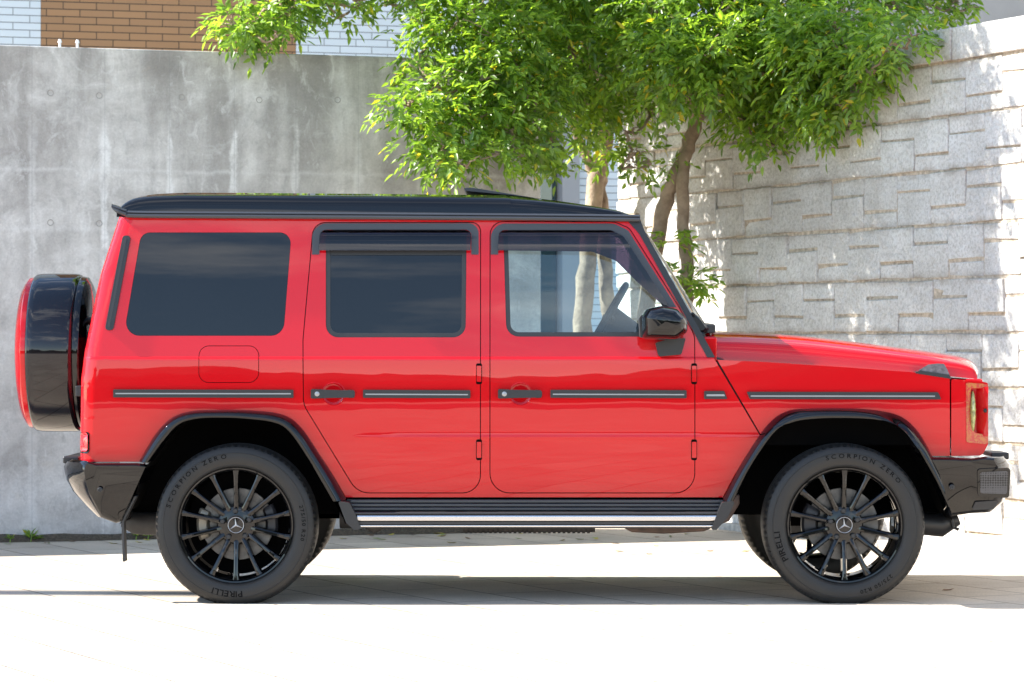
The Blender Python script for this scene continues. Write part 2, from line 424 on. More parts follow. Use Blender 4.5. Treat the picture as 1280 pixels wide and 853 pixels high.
# brown house, upper right
hs = empty('timber_house', (3.9, 29.5, 0)); tag(hs, 'brown timber house glimpsed above the block wall at right', 'house')
m, nt, b = mat('brown_boards')
t = N(nt, 'TexCoord'); sp = N(nt, 'SeparateXYZ'); nt.links.new(t.outputs['Object'], sp.inputs[0])
mm = N(nt, 'Math', operation='MODULO'); mm.inputs[1].default_value = .14; nt.links.new(sp.outputs['Z'], mm.inputs[0])
lt = N(nt, 'Math', operation='LESS_THAN'); lt.inputs[1].default_value = .012; nt.links.new(mm.outputs[0], lt.inputs[0])
mc = N(nt, 'MixRGB'); mc.inputs[1].default_value = (.36, .19, .12, 1); mc.inputs[2].default_value = (.10, .05, .035, 1); nt.links.new(lt.outputs[0], mc.inputs[0]); nt.links.new(mc.outputs[0], b.inputs['Base Color'])
boxobj('wall', -2.0, 4.5, 0, .3, 0, 4.05, m, hs, .004); boxobj('wall', -2.0, 4.5, .05, .3, 4.052, 7, simple('red_brown_boards', (.30, .16, .11), .6), hs, .004)
boxobj('post', .44, .58, -.14, -.02, 0, 7, simple('cream_post', (.62, .58, .50), .5), hs, .006)

# ------------------------------------------------------------------ block retaining wall, right
BU = Vector((.41, -.912, 0)).normalized(); BN = Vector((-BU.y, BU.x, 0)) * -1   # BN points to the left/front
if BN.x > 0: BN = -BN
B0 = Vector((.80, 22.93, 0))
CH, CWD = .3186, .385; GV0 = .03; S_END = 10.0
def make_blocks():
    m, nt, b = mat('split_face_block')
    t = N(nt, 'TexCoord'); n = N(nt, 'TexNoise', i_Scale=2.2, i_Detail=8, i_Roughness=.65); nt.links.new(t.outputs['Object'], n.inputs['Vector'])
    r = N(nt, 'ValToRGB'); e = r.color_ramp.elements; e[0].position = .30; e[0].color = (.58, .555, .52, 1); e[1].position = .68; e[1].color = (.80, .78, .75, 1); nt.links.new(n.outputs['Fac'], r.inputs[0])
    n2 = N(nt, 'TexNoise', i_Scale=55, i_Detail=6, i_Roughness=.75); nt.links.new(t.outputs['Object'], n2.inputs['Vector'])
    r2 = N(nt, 'ValToRGB'); e = r2.color_ramp.elements; e[0].position = .33; e[0].color = (.66, .64, .61, 1); e[1].position = .56; e[1].color = (1.04, 1.04, 1.04, 1); nt.links.new(n2.outputs['Fac'], r2.inputs[0])
    mu = N(nt, 'MixRGB', blend_type='MULTIPLY'); mu.inputs[0].default_value = 1; nt.links.new(r.outputs[0], mu.inputs[1]); nt.links.new(r2.outputs[0], mu.inputs[2])
    sp = N(nt, 'SeparateXYZ'); nt.links.new(t.outputs['Object'], sp.inputs[0])
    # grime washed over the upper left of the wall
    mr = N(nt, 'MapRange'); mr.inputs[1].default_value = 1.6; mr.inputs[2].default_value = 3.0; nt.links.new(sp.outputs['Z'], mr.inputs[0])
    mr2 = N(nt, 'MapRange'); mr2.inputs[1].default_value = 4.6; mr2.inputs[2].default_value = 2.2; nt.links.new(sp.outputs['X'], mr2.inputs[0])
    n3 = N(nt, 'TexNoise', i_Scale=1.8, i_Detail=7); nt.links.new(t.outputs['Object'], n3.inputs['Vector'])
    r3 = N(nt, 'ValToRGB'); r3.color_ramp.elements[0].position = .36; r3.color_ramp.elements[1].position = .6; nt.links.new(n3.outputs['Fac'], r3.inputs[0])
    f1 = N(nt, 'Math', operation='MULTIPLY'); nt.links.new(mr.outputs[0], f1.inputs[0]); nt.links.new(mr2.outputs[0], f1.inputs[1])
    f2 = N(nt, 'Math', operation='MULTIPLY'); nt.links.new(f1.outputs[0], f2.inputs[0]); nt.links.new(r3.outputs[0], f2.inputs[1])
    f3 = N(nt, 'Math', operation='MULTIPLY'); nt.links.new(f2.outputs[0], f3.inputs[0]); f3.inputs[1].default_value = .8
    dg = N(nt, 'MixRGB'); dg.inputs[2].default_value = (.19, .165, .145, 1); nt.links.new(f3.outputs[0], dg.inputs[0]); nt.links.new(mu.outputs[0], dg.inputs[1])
    # brown dirt settled along the course joints
    sb = N(nt, 'Math', operation='SUBTRACT'); sb.inputs[1].default_value = GV0-CH/2; nt.links.new(sp.outputs['Z'], sb.inputs[0])
    md = N(nt, 'Math', operation='PINGPONG'); md.inputs[1].default_value = CH/2; nt.links.new(sb.outputs[0], md.inputs[0])
    dm = N(nt, 'MapRange'); dm.inputs[1].default_value = CH/2-.045; dm.inputs[2].default_value = CH/2-.004; nt.links.new(md.outputs[0], dm.inputs[0])
    n5 = N(nt, 'TexNoise', i_Scale=6, i_Detail=8, i_Roughness=.7); nt.links.new(t.outputs['Object'], n5.inputs['Vector'])
    r5 = N(nt, 'ValToRGB'); r5.color_ramp.elements[0].position = .38; r5.color_ramp.elements[1].position = .62; nt.links.new(n5.outputs['Fac'], r5.inputs[0])
    df = N(nt, 'Math', operation='MULTIPLY'); nt.links.new(dm.outputs[0], df.inputs[0]); nt.links.new(r5.outputs[0], df.inputs[1])
    df2 = N(nt, 'Math', operation='MULTIPLY'); df2.inputs[1].default_value = .75; nt.links.new(df.outputs[0], df2.inputs[0])
    dj = N(nt, 'MixRGB'); dj.inputs[2].default_value = (.30, .24, .18, 1); nt.links.new(df2.outputs[0], dj.inputs[0]); nt.links.new(dg.outputs[0], dj.inputs[1])
    nt.links.new(dj.outputs[0], b.inputs['Base Color']); b.inputs['Roughness'].default_value = .9; b.inputs['Specular IOR Level'].default_value = .2
    n4 = N(nt, 'TexNoise', i_Scale=26, i_Detail=9, i_Roughness=.72); nt.links.new(t.outputs['Object'], n4.inputs['Vector'])
    k = N(nt, 'Bump', i_Strength=1.0, i_Distance=.022); nt.links.new(n4.outputs['Fac'], k.inputs['Height']); nt.links.new(k.outputs[0], b.inputs['Normal'])
    return m
bw_root = empty('block_wall', B0)
bw_root.rotation_euler = (0, 0, math.atan2(BU.y, BU.x))
tag(bw_root, 'pale split-face concrete block retaining wall with staggered blocks', 'wall')
# local frame: +x along the wall towards the camera; front face looks to local -y
bm = bmesh.new()
def blk(s0, s1, z0, z1, out):
    j = .0008
    vv = box(bm, s0+j, s1-j, -out, .06, z0+.007, z1-.008)
    for i in (0, 1, 4, 5):
        vv[i].co += Vector((random.uniform(-.007, .007), random.uniform(-.006, .006), random.uniform(-.006, .006)))
rows = 9
for r_ in range(rows):
    z0 = GV0+CH*r_; z1 = z0+CH
    off = (r_ % 2)*CWD/2
    j = 0; s = -off-random.uniform(0, .05)
    while s < S_END:
        s1 = s+CWD*random.uniform(.985, 1.015)
        a = max(s, -.02-random.uniform(0, .05))
        if s1-a > .05:
            if (j+r_//2) % 2 == 0:
                blk(a, s1, z0, z0+CH*.33, random.uniform(.032, .042)); blk(a, s1, z0+CH*.33, z1, random.uniform(.037, .049))
            else:
                blk(a, s1, z0, z0+CH*.66, random.uniform(.037, .049)); blk(a, s1, z0+CH*.66, z1, random.uniform(.032, .042))
        s = s1; j += 1
s = -.06
while s < S_END:
    s1 = s+random.uniform(.7, .8); blk(s, s1, GV0+CH*rows, GV0+CH*rows+.205, random.uniform(.05, .06)); s = s1
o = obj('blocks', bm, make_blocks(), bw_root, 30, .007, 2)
bm = bmesh.new(); box(bm, -.03, S_END, -.029, .45, -.2, GV0+CH*rows+.19)
obj('mortar_backing', bm, simple('dirty_mortar', (.45, .37, .28), .95, var=.4, bscale=30), bw_root)
bm = bmesh.new(); box(bm, -.04, S_END, -.12, .02, -.2, .045)
obj('footing', bm, simple('footing_concrete', (.46, .43, .39), .9, bump=.5, bscale=30, var=.25), bw_root, 40, .012)

# soil strip along the concrete wall foot
bm = bmesh.new()
rings = []
for i in range(61):
    u = -11+11*i/60; w = .05+.04*random.random()
    rings.append([(u, -w, .001), (u, -w*.5, .025+.025*random.random()), (u, .02, .03+.03*random.random())])
loft(bm, rings)
so = obj('soil', bm, simple('dark_soil', (.075, .058, .04), .95, bump=.6, bscale=80, var=.5), None, 60); so.location = cw.location; so.rotation_euler = cw.rotation_euler
tag(so, None, kind='structure')

# ================================================================== THE CAR
YS = 15.37                # near body side at the waist crease
YC = 16.25                # centre plane of the car
def P(x, y, r=None, Y=YS):
    v = px(x, y, Y); return (v.x, v.z) if r is None else (v.x, v.z, r*Y/F)
def PL(*pts, Y=YS): return [P(*p, Y=Y) for p in pts]
Z_BELT = P(0, 448)[1]
XREAR = [P(146, 262), P(144, 269), P(121, 344), P(103, 440), P(99, 475), P(98, 600)]
def xrear(z):
    if z >= XREAR[0][1]: return XREAR[0][0]
    for (xa, za), (xb, zb) in zip(XREAR, XREAR[1:]):
        if z >= zb: return xa+(xb-xa)*(za-z)/(za-zb)
    return XREAR[-1][0]
def prof(x, z):
    t = z-Z_BELT
    if t > 0: off = .005*min(1, t/.007)+.118*t+.02*t*t
    else:
        t = -t; off = -.045*t+.095*t*t
        zc = P(0, 547)[1]; off -= .0035*math.exp(-((z-zc)/.008)**2)*(1 if -.75 < x < .98 else 0)
    d = x-xrear(z); Rr = .075
    if d < Rr: d = max(d, 0); off += Rr-math.sqrt(max(0, Rr*Rr-(Rr-d)**2))
    return off
def side(x, z, o=0): return YS+prof(x, z)+o

ZC = [.48+.02*i for i in range(72)]+[Z_BELT+k for k in (-.002, .003, .007, .013)]+[P(0, 547)[1]+k for k in (-.012, -.006, 0, .006, .012)]
def panel(outline, holes=(), yf=side, thick=.02, zcuts=ZC, xcuts=(), capback=True):
    bm = bmesh.new()
    def ring(p):
        q = []
        for a in p:
            if not q or (abs(a[0]-q[-1][0])+abs(a[1]-q[-1][1])) > 1e-5: q.append(a)
        if abs(q[0][0]-q[-1][0])+abs(q[0][1]-q[-1][1]) < 1e-5: q.pop()
        v = [bm.verts.new((a[0], 0, a[1])) for a in q]
        return [bm.edges.new((v[i], v[(i+1) % len(v)])) for i in range(len(v))]
    ed = ring(outline)
    for h in holes: ed += ring(h)
    bmesh.ops.triangle_fill(bm, use_beauty=True, use_dissolve=False, edges=ed, normal=(0, -1, 0))
    zs = [p[1] for p in outline]; xs = [p[0] for p in outline]
    for z in zcuts:
        if min(zs)+.002 < z < max(zs)-.002:
            bmesh.ops.bisect_plane(bm, geom=bm.verts[:]+bm.edges[:]+bm.faces[:], plane_co=(0, 0, z), plane_no=(0, 0, 1), dist=1e-4)
    for x in xcuts:
        if min(xs)+.001 < x < max(xs)-.001:
            bmesh.ops.bisect_plane(bm, geom=bm.verts[:]+bm.edges[:]+bm.faces[:], plane_co=(x, 0, 0), plane_no=(1, 0, 0), dist=1e-4)
    for v in bm.verts: v.co.y = yf(v.co.x, v.co.z)
    bmesh.ops.recalc_face_normals(bm, faces=bm.faces)
    for f in bm.faces:
        if f.normal.y > 0: f.normal_flip()
    g = bmesh.ops.extrude_face_region(bm, geom=bm.faces[:], use_keep_orig=True)
    nv = [v for v in g['geom'] if isinstance(v, bmesh.types.BMVert)]
    for v in nv: v.co.y += thick
    bmesh.ops.recalc_face_normals(bm, faces=bm.faces)
    back = set(nv)
    if sum(f.normal.y*f.calc_area() for f in bm.faces if not any(v in back for v in f.verts)) > 0:
        bmesh.ops.reverse_faces(bm, faces=bm.faces)
    return bm

CAR0 = (.0, YC, 0)
car = empty('off_road_car', CAR0)
tag(car, 'red boxy off-road car with black roof parked side-on on pale paving', 'car')
mirror_me = []
def part(name, bm, m, parent=None, smooth=35, bevel=None, mir=False, seg=2):
    o = obj(name, bm, m, parent or car, smooth, bevel, seg, CAR0 if parent is None else None)
    if mir: mirror_me.append(o)
    return o
def mirror_tree(o, parent):
    c = o.copy(); c.data = o.data.copy()
    c.data.transform(Matrix.Translation((0, 2*YC, 0)) @ Matrix.Diagonal((1, -1, 1, 1))); c.data.flip_normals()
    COL.objects.link(c); c.parent = parent
    for ch in [q for q in o.children]: mirror_tree(ch, c)
    return c
def side_box(name, pts, proud, thick, m, parent, bevel=.003, base=0, smooth=35, n=5):
    return part(name, panel(rpoly(pts, n), (), lambda x, z: side(x, z, base-proud), thick), m, parent, smooth, bevel)

# outlines (pixels of the 1280-wide photograph at the plane of the car's side, turned to metres)
rdoor = rpoly([P(391, 278, 16), P(600, 278, 11), P(600, 616, 22), P(447, 616, 26), P(380, 506, 30), P(379, 425, 60)], 8)
fdoor = rpoly([P(613, 277, 16), P(768, 277, 14), P(787, 285, 14), P(848, 383, 30), P(868, 420, 22), P(868, 616, 24), P(613, 616, 24)], 8)
rwin = rpoly([P(406, 286, 12), P(583, 286, 12), P(582, 422, 16), P(407, 422, 16)], 8)
fwin = rpoly([P(629, 286, 10), P(764, 286, 12), P(780, 294, 14), P(837, 386, 12), P(843, 421, 6), P(633, 421, 16)], 8)
qwin = rpoly([P(174, 290, 13), P(363, 290, 14), P(354, 420, 17), P(154, 420, 17)], 8)
lid = rpoly([P(249, 433, 12), P(323, 433, 12), P(323, 478, 12), P(249, 478, 12)], 8)
GAP = .0042
arch_r_out = [(174, 577), (196, 541), (216, 522), (240, 514), (275, 512.5), (311, 513), (352, 518), (376, 534), (400, 569), (418, 597), (434, 625)]
arch_r_in = [(187, 578), (209, 548), (227, 530), (250, 523.5), (278, 522.5), (305, 523.5), (342, 528), (362, 539), (386, 573), (402, 600), (417, 626)]
arch_f_out = [(902, 625), (920, 591), (948, 546), (968, 523), (988, 513), (1009, 511), (1050, 510.5), (1090, 512.5), (1124, 520), (1145, 537), (1158, 557), (1167, 574)]
arch_f_in = [(915, 627), (937, 583), (968, 539), (988, 528.5), (1009, 524.5), (1052, 523), (1100, 526), (1131, 539), (1148, 566), (1160, 587), (1172, 610), (1187, 644)]
def shrink(path, k):   # move the arch path a few pixels inwards (under the flare)
    cx = (path[0][0]+path[-1][0])/2; cy = 640
    return [(cx+(x-cx)*(1-k/110), cy+(y-cy)*(1-k/110)) for x, y in path]
def C2(path, n=5): return [(v.x, v.y) for v in catmull([Vector((x, y)) for x, y in path], n)]
r_under = C2(shrink(arch_r_out, 5)); f_under = C2(shrink(arch_f_out, 5))

# --- body side: one panel with the door, window and fuel-lid openings
bs = [P(*q) for q in ((144, 269), (786, 272), (801, 287), (852, 378), (886, 441), (893, 449), (950, 545), (922, 592), (906, 622), (432, 622))]
bs += [P(x, y) for x, y in reversed(r_under)][1:]
bs += [P(178, 577.5), P(98, 577.5), P(98.4, 520), P(99, 475), P(103, 440), P(121, 344)]
for q in (0,): pass
xc = [P(q, 0)[0] for q in range(96, 168, 4)]
body = part('body', panel(bs, [offset_poly(rdoor, -GAP), offset_poly(fdoor, -GAP), qwin, offset_poly(lid, -.003)], side, .05, xcuts=xc), M_red, None, 32, .004, True)
# liner behind the shut lines and the pillars
ln = offset_poly(bs, .012)
ln = [P(*q) for q in ((150, 274), (784, 276), (798, 291), (849, 382), (880, 441), (905, 449), (965, 545), (905, 618), (437, 618), (421, 594), (403, 565), (380, 533), (356, 514), (300, 506), (230, 506), (130, 504), (108, 440))]
part('pillar_liner', panel(ln, [offset_poly(rwin, .004), offset_poly(fwin, .004), offset_poly(qwin, .006)], lambda x, z: side(max(x, xrear(z)+.08), z, .052), .03), M_int, body, 32)
# --- doors
def ring_circle(cx, cy, r, n=40): return [(P(cx, cy)[0]+r*math.cos(2*PI*k/n), P(cx, cy)[1]+r*math.sin(2*PI*k/n)) for k in range(n)]
def make_door(outl, win, hx, tx0, tx1, glassm, visor_o, visor_i, smoke, ztop, hinge_x):
    rec = ring_circle(hx+28, 492.5, .056)
    d = part('door', panel(outl, [win, rec], side, .032), M_red, None, 32, .0035, True)
    # dished recess behind the handle
    bm = bmesh.new(); c = P(hx+28, 492.5); y0 = side(*c)
    rings = []
    for rr, dy in ((.0563, .004), (.0563, .0005), (.054, -.002), (.050, .001), (.044, .008), (.03, .014), (.012, .017), (.001, .0175)):
        rings.append([(c[0]+rr*math.cos(2*PI*k/40), y0+dy, c[1]+rr*math.sin(2*PI*k/40)) for k in range(40)])
    loft(bm, rings, True); bmesh.ops.recalc_face_normals(bm, faces=bm.faces)
    for f in bm.faces:
        if f.normal.y > .3: f.normal_flip()
    part('handle_recess', bm, M_red, d, 50)
    side_box('door_handle', [P(hx, 487, 1.5), P(hx+55, 488, 3), P(hx+55, 497, 3), P(hx, 498, 1.5)], .034, .016, M_sat, d, .005)
    side_box('handle_base', [P(hx+.5, 486.5, 1), P(hx+14, 487, 1), P(hx+14, 498, 1), P(hx+.5, 498.5, 1)], .022, .022, M_sat, d, .003)
    side_box('handle_base', [P(hx+46, 487.5, 1), P(hx+54, 488, 1), P(hx+54, 497.5, 1), P(hx+46, 497.5, 1)], .022, .022, M_sat, d, .003)
    bm = bmesh.new(); c2 = P(hx+8, 492.5); yb = side(*c2)-.034
    loft(bm, [[(c2[0]+rr*math.cos(2*PI*k/20), yb+dy, c2[1]+rr*math.sin(2*PI*k/20)) for k in range(20)] for rr, dy in ((.0115, .002), (.0115, -.002), (.009, -.003), (.0003, -.003))], True)
    part('lock_cylinder', bm, M_sil, d, 40)
    moulding(tx0, tx1, d)
    # window seal and pane
    part('window_seal', panel(win, [offset_poly(win, .0215)], lambda x, z: side(x, z, .006), .02), M_rub, d, 32, .003)
    part('window_pane', panel(offset_poly(win, .012), (), lambda x, z: side(x, z, .016), .004), glassm, d, 32)
    # smoke wind deflector: a flat frame and the bulged acrylic below it
    part('deflector_frame', panel(visor_o, (), lambda x, z: side(x, z, -.006), .005), M_frame, d, 32, .002)
    def bulge(x, z):
        w = P(0, ztop)[1]-z; return side(x, z, -.008-.030*(1-math.exp(-max(0, w)/.018)))
    xx = [visor_i[0][0]+(max(p[0] for p in smoke)-visor_i[0][0])*i/14 for i in range(15)]
    part('wind_deflector', panel(smoke, (), bulge, .003, zcuts=[.48+.01*i for i in range(144)], xcuts=xx), M_smoke, d, 40)
    # end cheeks of the deflector
    for k, hy in enumerate((467.5, 562.5)):
        side_box('hinge_gap', [P(hinge_x-3.6, hy-13, 2), P(hinge_x+3.6, hy-13, 2), P(hinge_x+3.6, hy+13, 2), P(hinge_x-3.6, hy+13, 2)], .0015, .004, M_dark, d, None)
        h = side_box('hinge', [P(hinge_x-2.8, hy-10, 1), P(hinge_x+2.8, hy-10, 1), P(hinge_x+2.8, hy+10, 1), P(hinge_x-2.8, hy+10, 1)], .012, .014, M_red, d, .003)
    return d
def moulding(x0, x1, parent, y0=487.5, y1=498):
    s = side_box('side_moulding', [P(x0, y0, 1), P(x1, y0+.5, 1), P(x1, y1, 1), P(x0, y1-.5, 1)], .014, .014, M_sat, parent, .004)
    if parent is car:
        s.parent = car; s.matrix_parent_inverse = Matrix.Translation(-Vector(CAR0)); mirror_me.append(s)
        side_box('moulding_strip', [P(x0+3, 492.2), P(x1-3, 492.7), P(x1-3, 494.2), P(x0+3, 493.7)], .0165, .003, M_sil, s, None)
    else:
        side_box('moulding_strip', [P(x0+3, 492.2), P(x1-3, 492.7), P(x1-3, 494.2), P(x0+3, 493.7)], .0165, .003, M_sil, parent, None)
    return s
def upath(o, i): return o+list(reversed(i))
r_o = rpoly([P(389, 318), P(389, 278.5, 18), P(598, 278.5, 13), P(598, 318)], 8)
r_i = rpoly([P(398, 318), P(399, 286.5, 8), P(589, 286.5, 8), P(589, 318)], 8)
r_s = rpoly([P(398, 313), P(399, 287, 8), P(589, 287, 8), P(588, 313)], 8)
f_o = rpoly([P(613.5, 318), P(613.5, 279, 18), P(768, 279, 16), P(786, 287.5, 10), P(846, 384)], 8)
f_i = rpoly([P(622.5, 318), P(623.5, 287, 8), P(764, 287, 12), P(780, 295, 10), P(836, 384)], 8)
f_s = rpoly([P(622.5, 313), P(623.5, 287.5, 8), P(764, 287.5, 12), P(780, 295.5, 10), P(837, 384), P(824, 378, 8), P(796, 352, 10), P(770, 326, 16), P(740, 314.5, 12)], 8)
d_rear = make_door(rdoor, rwin, 389, 454, 588, M_gdark, upath(r_o, r_i), r_i, r_s, 287, 598.8)
d_front = make_door(fdoor, fwin, 622.5, 688, 858, M_gclear, upath(f_o, f_i), f_i, f_s, 287, 867.6)
part('seal_bar', panel(rpoly([P(412, 311), P(578, 311), P(578, 318.5), P(412, 318.5)]), (), lambda x, z: side(x, z, .010), .006), M_rub, d_rear, 32)
# --- quarter window, vent, fuel lid, mouldings on the body
part('quarter_window', panel(offset_poly(qwin, .0015), (), lambda x, z: side(x, z, .0015), .006), M_gdark, None, 32, None, True)
part('window_seal', panel(offset_poly(qwin, -.003), [offset_poly(qwin, .008)], lambda x, z: side(x, z, .006), .008), M_rub, body, 32, .002)
side_box('vent_grille', [P(151, 294, 4), P(161.5, 294, 5), P(141, 413, 4.5), P(130.5, 413, 4)], .010, .012, M_sat, body, .004)
part('vent_slot', panel(rpoly([P(154, 297, 1), P(156.5, 297, 1), P(136.5, 409, 1), P(134, 409, 1)]), (), lambda x, z: side(x, z, -.0115), .003), M_rub, body, 32)
part('fuel_lid', panel(lid, (), lambda x, z: side(x, z, -.0005), .012), M_red, body, 32, .003)
side_box('side_moulding', [P(142, 487, 1), P(367, 487.5, 1), P(367, 497.5, 1), P(142, 497, 1)], .014, .014, M_sat, body, .004)
side_box('moulding_strip', [P(145, 491.3), P(364, 491.6), P(364, 493.1), P(145, 492.8)], .0165, .003, M_sil, body, None)
side_box('side_badge', [P(880, 489, 1), P(905, 489, 1), P(909, 499, 1), P(880, 499, 1)], .012, .012, M_sat, body, .003)
side_box('badge_strip', [P(883, 493), P(905, 493), P(906, 495.4), P(883, 495.4)], .0145, .003, M_sil, body, None)
# --- A-pillar trim
part('pillar_trim', panel(rpoly([P(783, 273, 4), P(800, 270, 3), P(806, 287, 20), P(894, 447, 1), P(884, 447, 1), P(852, 386), P(800, 292, 30)]), (), lambda x, z: side(x, z, -.006), .09), M_sat, body, 40, .006)
# --- fender
fo = [P(896.5, 450), P(960, 453), P(1060, 459.5), P(1187, 469), P(1187.3, 570.3), P(1164, 570.3)]
fo += [P(x, y) for x, y in reversed(f_under) if x < 1160 and x > 950]
fo += [P(951, 543.5)]
def fside(x, z): return side(x, z)
fender = part('fender', panel(fo, (), fside, .12), M_red, None, 32, .006, True)
side_box('side_moulding', [P(933, 490, 1), P(1172, 490.5, 1), P(1176, 499.5, 1), P(937, 499, 1)], .014, .014, M_sat, fender, .004)
side_box('moulding_strip', [P(938, 494.4), P(1168, 494.6), P(1168, 496.2), P(938, 496.0)], .0165, .003, M_sil, fender, None)
# turn signal on the fender
bm = bmesh.new()
ol = [P(1143, 468), P(1150, 462), P(1160, 456), P(1172, 454.5), P(1180, 455), P(1184, 462), P(1189, 474)]
rings = []
for y, s in ((YS+.015, .96), (YS-.002, 1), (YS+.0, 1), (YS+.04, 1), (YS+.075, .92), (YS+.095, .7), (YS+.10, .4)):
    zb = P(0, 474)[1]; cx = P(1168, 0)[0]
    rings.append([(cx+(x-cx)*s, y, zb+(z-zb)*s) for x, z in ol])
loft(bm, rings[1:], True, True); bmesh.ops.recalc_face_normals(bm, faces=bm.faces)
sig = part('turn_signal', bm, simple('signal_lens', (.15, .14, .16), .08, coat=1, var=.35, bscale=45), fender, 30)
side_box('signal_base', [P(1141, 466.5, 1), P(1150, 463.5), P(1186, 468.5), P(1189.5, 474, 1)], .006, .10, M_sat, fender, .003)
# --- headlamp corner
m, nt, b = mat('painted_foliage_reflection'); t = N(nt, 'TexCoord'); n = N(nt, 'TexNoise', i_Scale=70, i_Detail=5, i_Distortion=1.0); nt.links.new(t.outputs['Object'], n.inputs['Vector'])  # orange mottling paints foliage reflected in the red chamfer round the lamp
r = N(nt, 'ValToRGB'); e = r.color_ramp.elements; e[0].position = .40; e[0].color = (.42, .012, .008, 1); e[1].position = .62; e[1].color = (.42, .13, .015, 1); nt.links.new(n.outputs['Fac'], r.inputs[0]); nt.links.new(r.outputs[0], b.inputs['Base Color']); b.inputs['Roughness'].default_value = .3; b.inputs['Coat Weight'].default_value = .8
M_foliage_refl = m
nose = part('nose_corner', panel(rpoly([P(1189, 474, 3), P(1222, 476, 4), P(1236.5, 479, 3), P(1236.5, 556, 4), P(1229, 570, 8), P(1189, 570.3, 1)]), [rpoly([P(1214, 486, 2), P(1234, 486, 2), P(1234, 544, 4), P(1218, 541, 6), P(1213, 515, 10)])], lambda x, z: side(x, z, max(0, (x-P(1205, 0)[0])*.35)), .10, xcuts=[P(1205, 0)[0], P(1213, 0)[0], P(1222, 0)[0]]), M_red, None, 20, .004, True)
hole2 = rpoly([P(1213.5, 485.5, 2), P(1234.3, 485.5, 2), P(1234.3, 544.5, 4), P(1217.6, 541.5, 6), P(1212.5, 515, 10)])
part('lamp_surround_reflection', panel(rpoly([P(1207.5, 478.5, 2), P(1236, 480.5, 2), P(1236, 556, 3), P(1208, 553, 3)]), [hole2], lambda x, z: side(x, z, max(0, (x-P(1205, 0)[0])*.35)-.0035), .003), M_foliage_refl, nose, 20)
part('lamp_recess', panel(rpoly([P(1212, 484), P(1235.5, 484), P(1235.5, 546), P(1212, 546)]), (), lambda x, z: side(x, z, .012+.07*max(0, min(1, (P(1235, 0)[0]-x)/.08))), .01, xcuts=[P(q, 0)[0] for q in (1216, 1220, 1224, 1228, 1232)]), M_red, nose, 40)
bm = bmesh.new(); c = px(1215.5, 515, YS+.03)
bmesh.ops.create_uvsphere(bm, u_segments=32, v_segments=16, radius=1, matrix=Matrix.Translation(c) @ Matrix.Diagonal((.016, .05, .103, 1)))
part('headlamp', bm, simple('headlamp_glass', (.26, .27, .09), .08, coat=1, var=.5, bscale=60), nose, 40)
bm = bmesh.new(); c = px(1231.5, 513.5, YS+.012)
bmesh.ops.create_uvsphere(bm, u_segments=16, v_segments=8, radius=1, matrix=Matrix.Translation(c) @ Matrix.Diagonal((.0095, .008, .0105, 1)))
part('parking_sensor', bm, M_sat, nose, 40)
# front fascia and grille between the corners
bm = bmesh.new(); xf = P(1236, 0)[0]
box(bm, xf-.10, xf-.02, YS+.05, 2*YC-YS-.05, P(0, 568)[1], P(0, 474)[1]); part('fascia', bm, M_red, None, 40, .01)
bm = bmesh.new(); box(bm, xf-.03, xf-.004, 15.85, 16.65, .80, 1.06)
for k in range(3): box(bm, xf-.002, xf+.02, 15.87, 16.63, .83+.075*k, .855+.075*k)
part('grille', bm, M_blk, None, 40, .006)

# --- bonnet
bt = [(889, 417.5), (940, 419), (1000, 422.5), (1070, 430), (1138, 438.5), (1180, 445), (1202, 450), (1213, 457), (1217, 467)]
bb = [(893, 449), (940, 451.5), (1000, 455.5), (1070, 460), (1138, 465), (1180, 468), (1200, 470), (1210, 471), (1215, 472)]
YB = 15.47
top = catmull([px(x, y, YB+.12) for x, y in bt], 6); bot = catmull([px(x, y, YB) for x, y in bb], 6)
bm = bmesh.new(); rings = []
for a, c in zip(top, bot):
    hgt = a.z-c.z; x = a.x; nr = []
    half = [(YB, c.z-.01), (YB+.003, c.z+hgt*.3), (YB+.008, c.z+hgt*.57), (YB+.014, c.z+hgt*.63), (YB+.035, c.z+hgt*.72), (YB+.09, c.z+hgt*.92), (YB+.16, a.z), (YB+.28, a.z+.004), (YB+.34, a.z+.010*min(1, hgt*9)), (YB+.55, a.z+.012*min(1, hgt*9)), (YC, a.z+.013*min(1, hgt*9))]
    xb = lambda y: x+.05*min(1, max(0, (x-1.9)/.3))*min(1, (y-YB)/.3)
    ring = [(xb(y), y, z) for y, z in half]+[(xb(y), 2*YC-y, z) for y, z in reversed(half[:-1])]
    rings.append(ring)
loft(bm, rings); bmesh.ops.recalc_face_normals(bm, faces=bm.faces)
if sum(f.normal.z for f in bm.faces) < 0:
    for f in bm.faces: f.normal_flip()
part('bonnet', bm, M_red, None, 60)
bm = bmesh.new(); box(bm, P(893, 0)[0]+.0, P(1188, 0)[0], YB+.06, 2*YC-YB-.06, .75, P(0, 470)[1]-.01); part('engine_bay', bm, M_dark, None, 40)
bm = bmesh.new(); box(bm, P(880, 0)[0], P(897, 0)[0], YB-.06, 2*YC-YB+.06, 1.0, P(0, 421)[1]); part('cowl', bm, M_red, None, 40, .01)
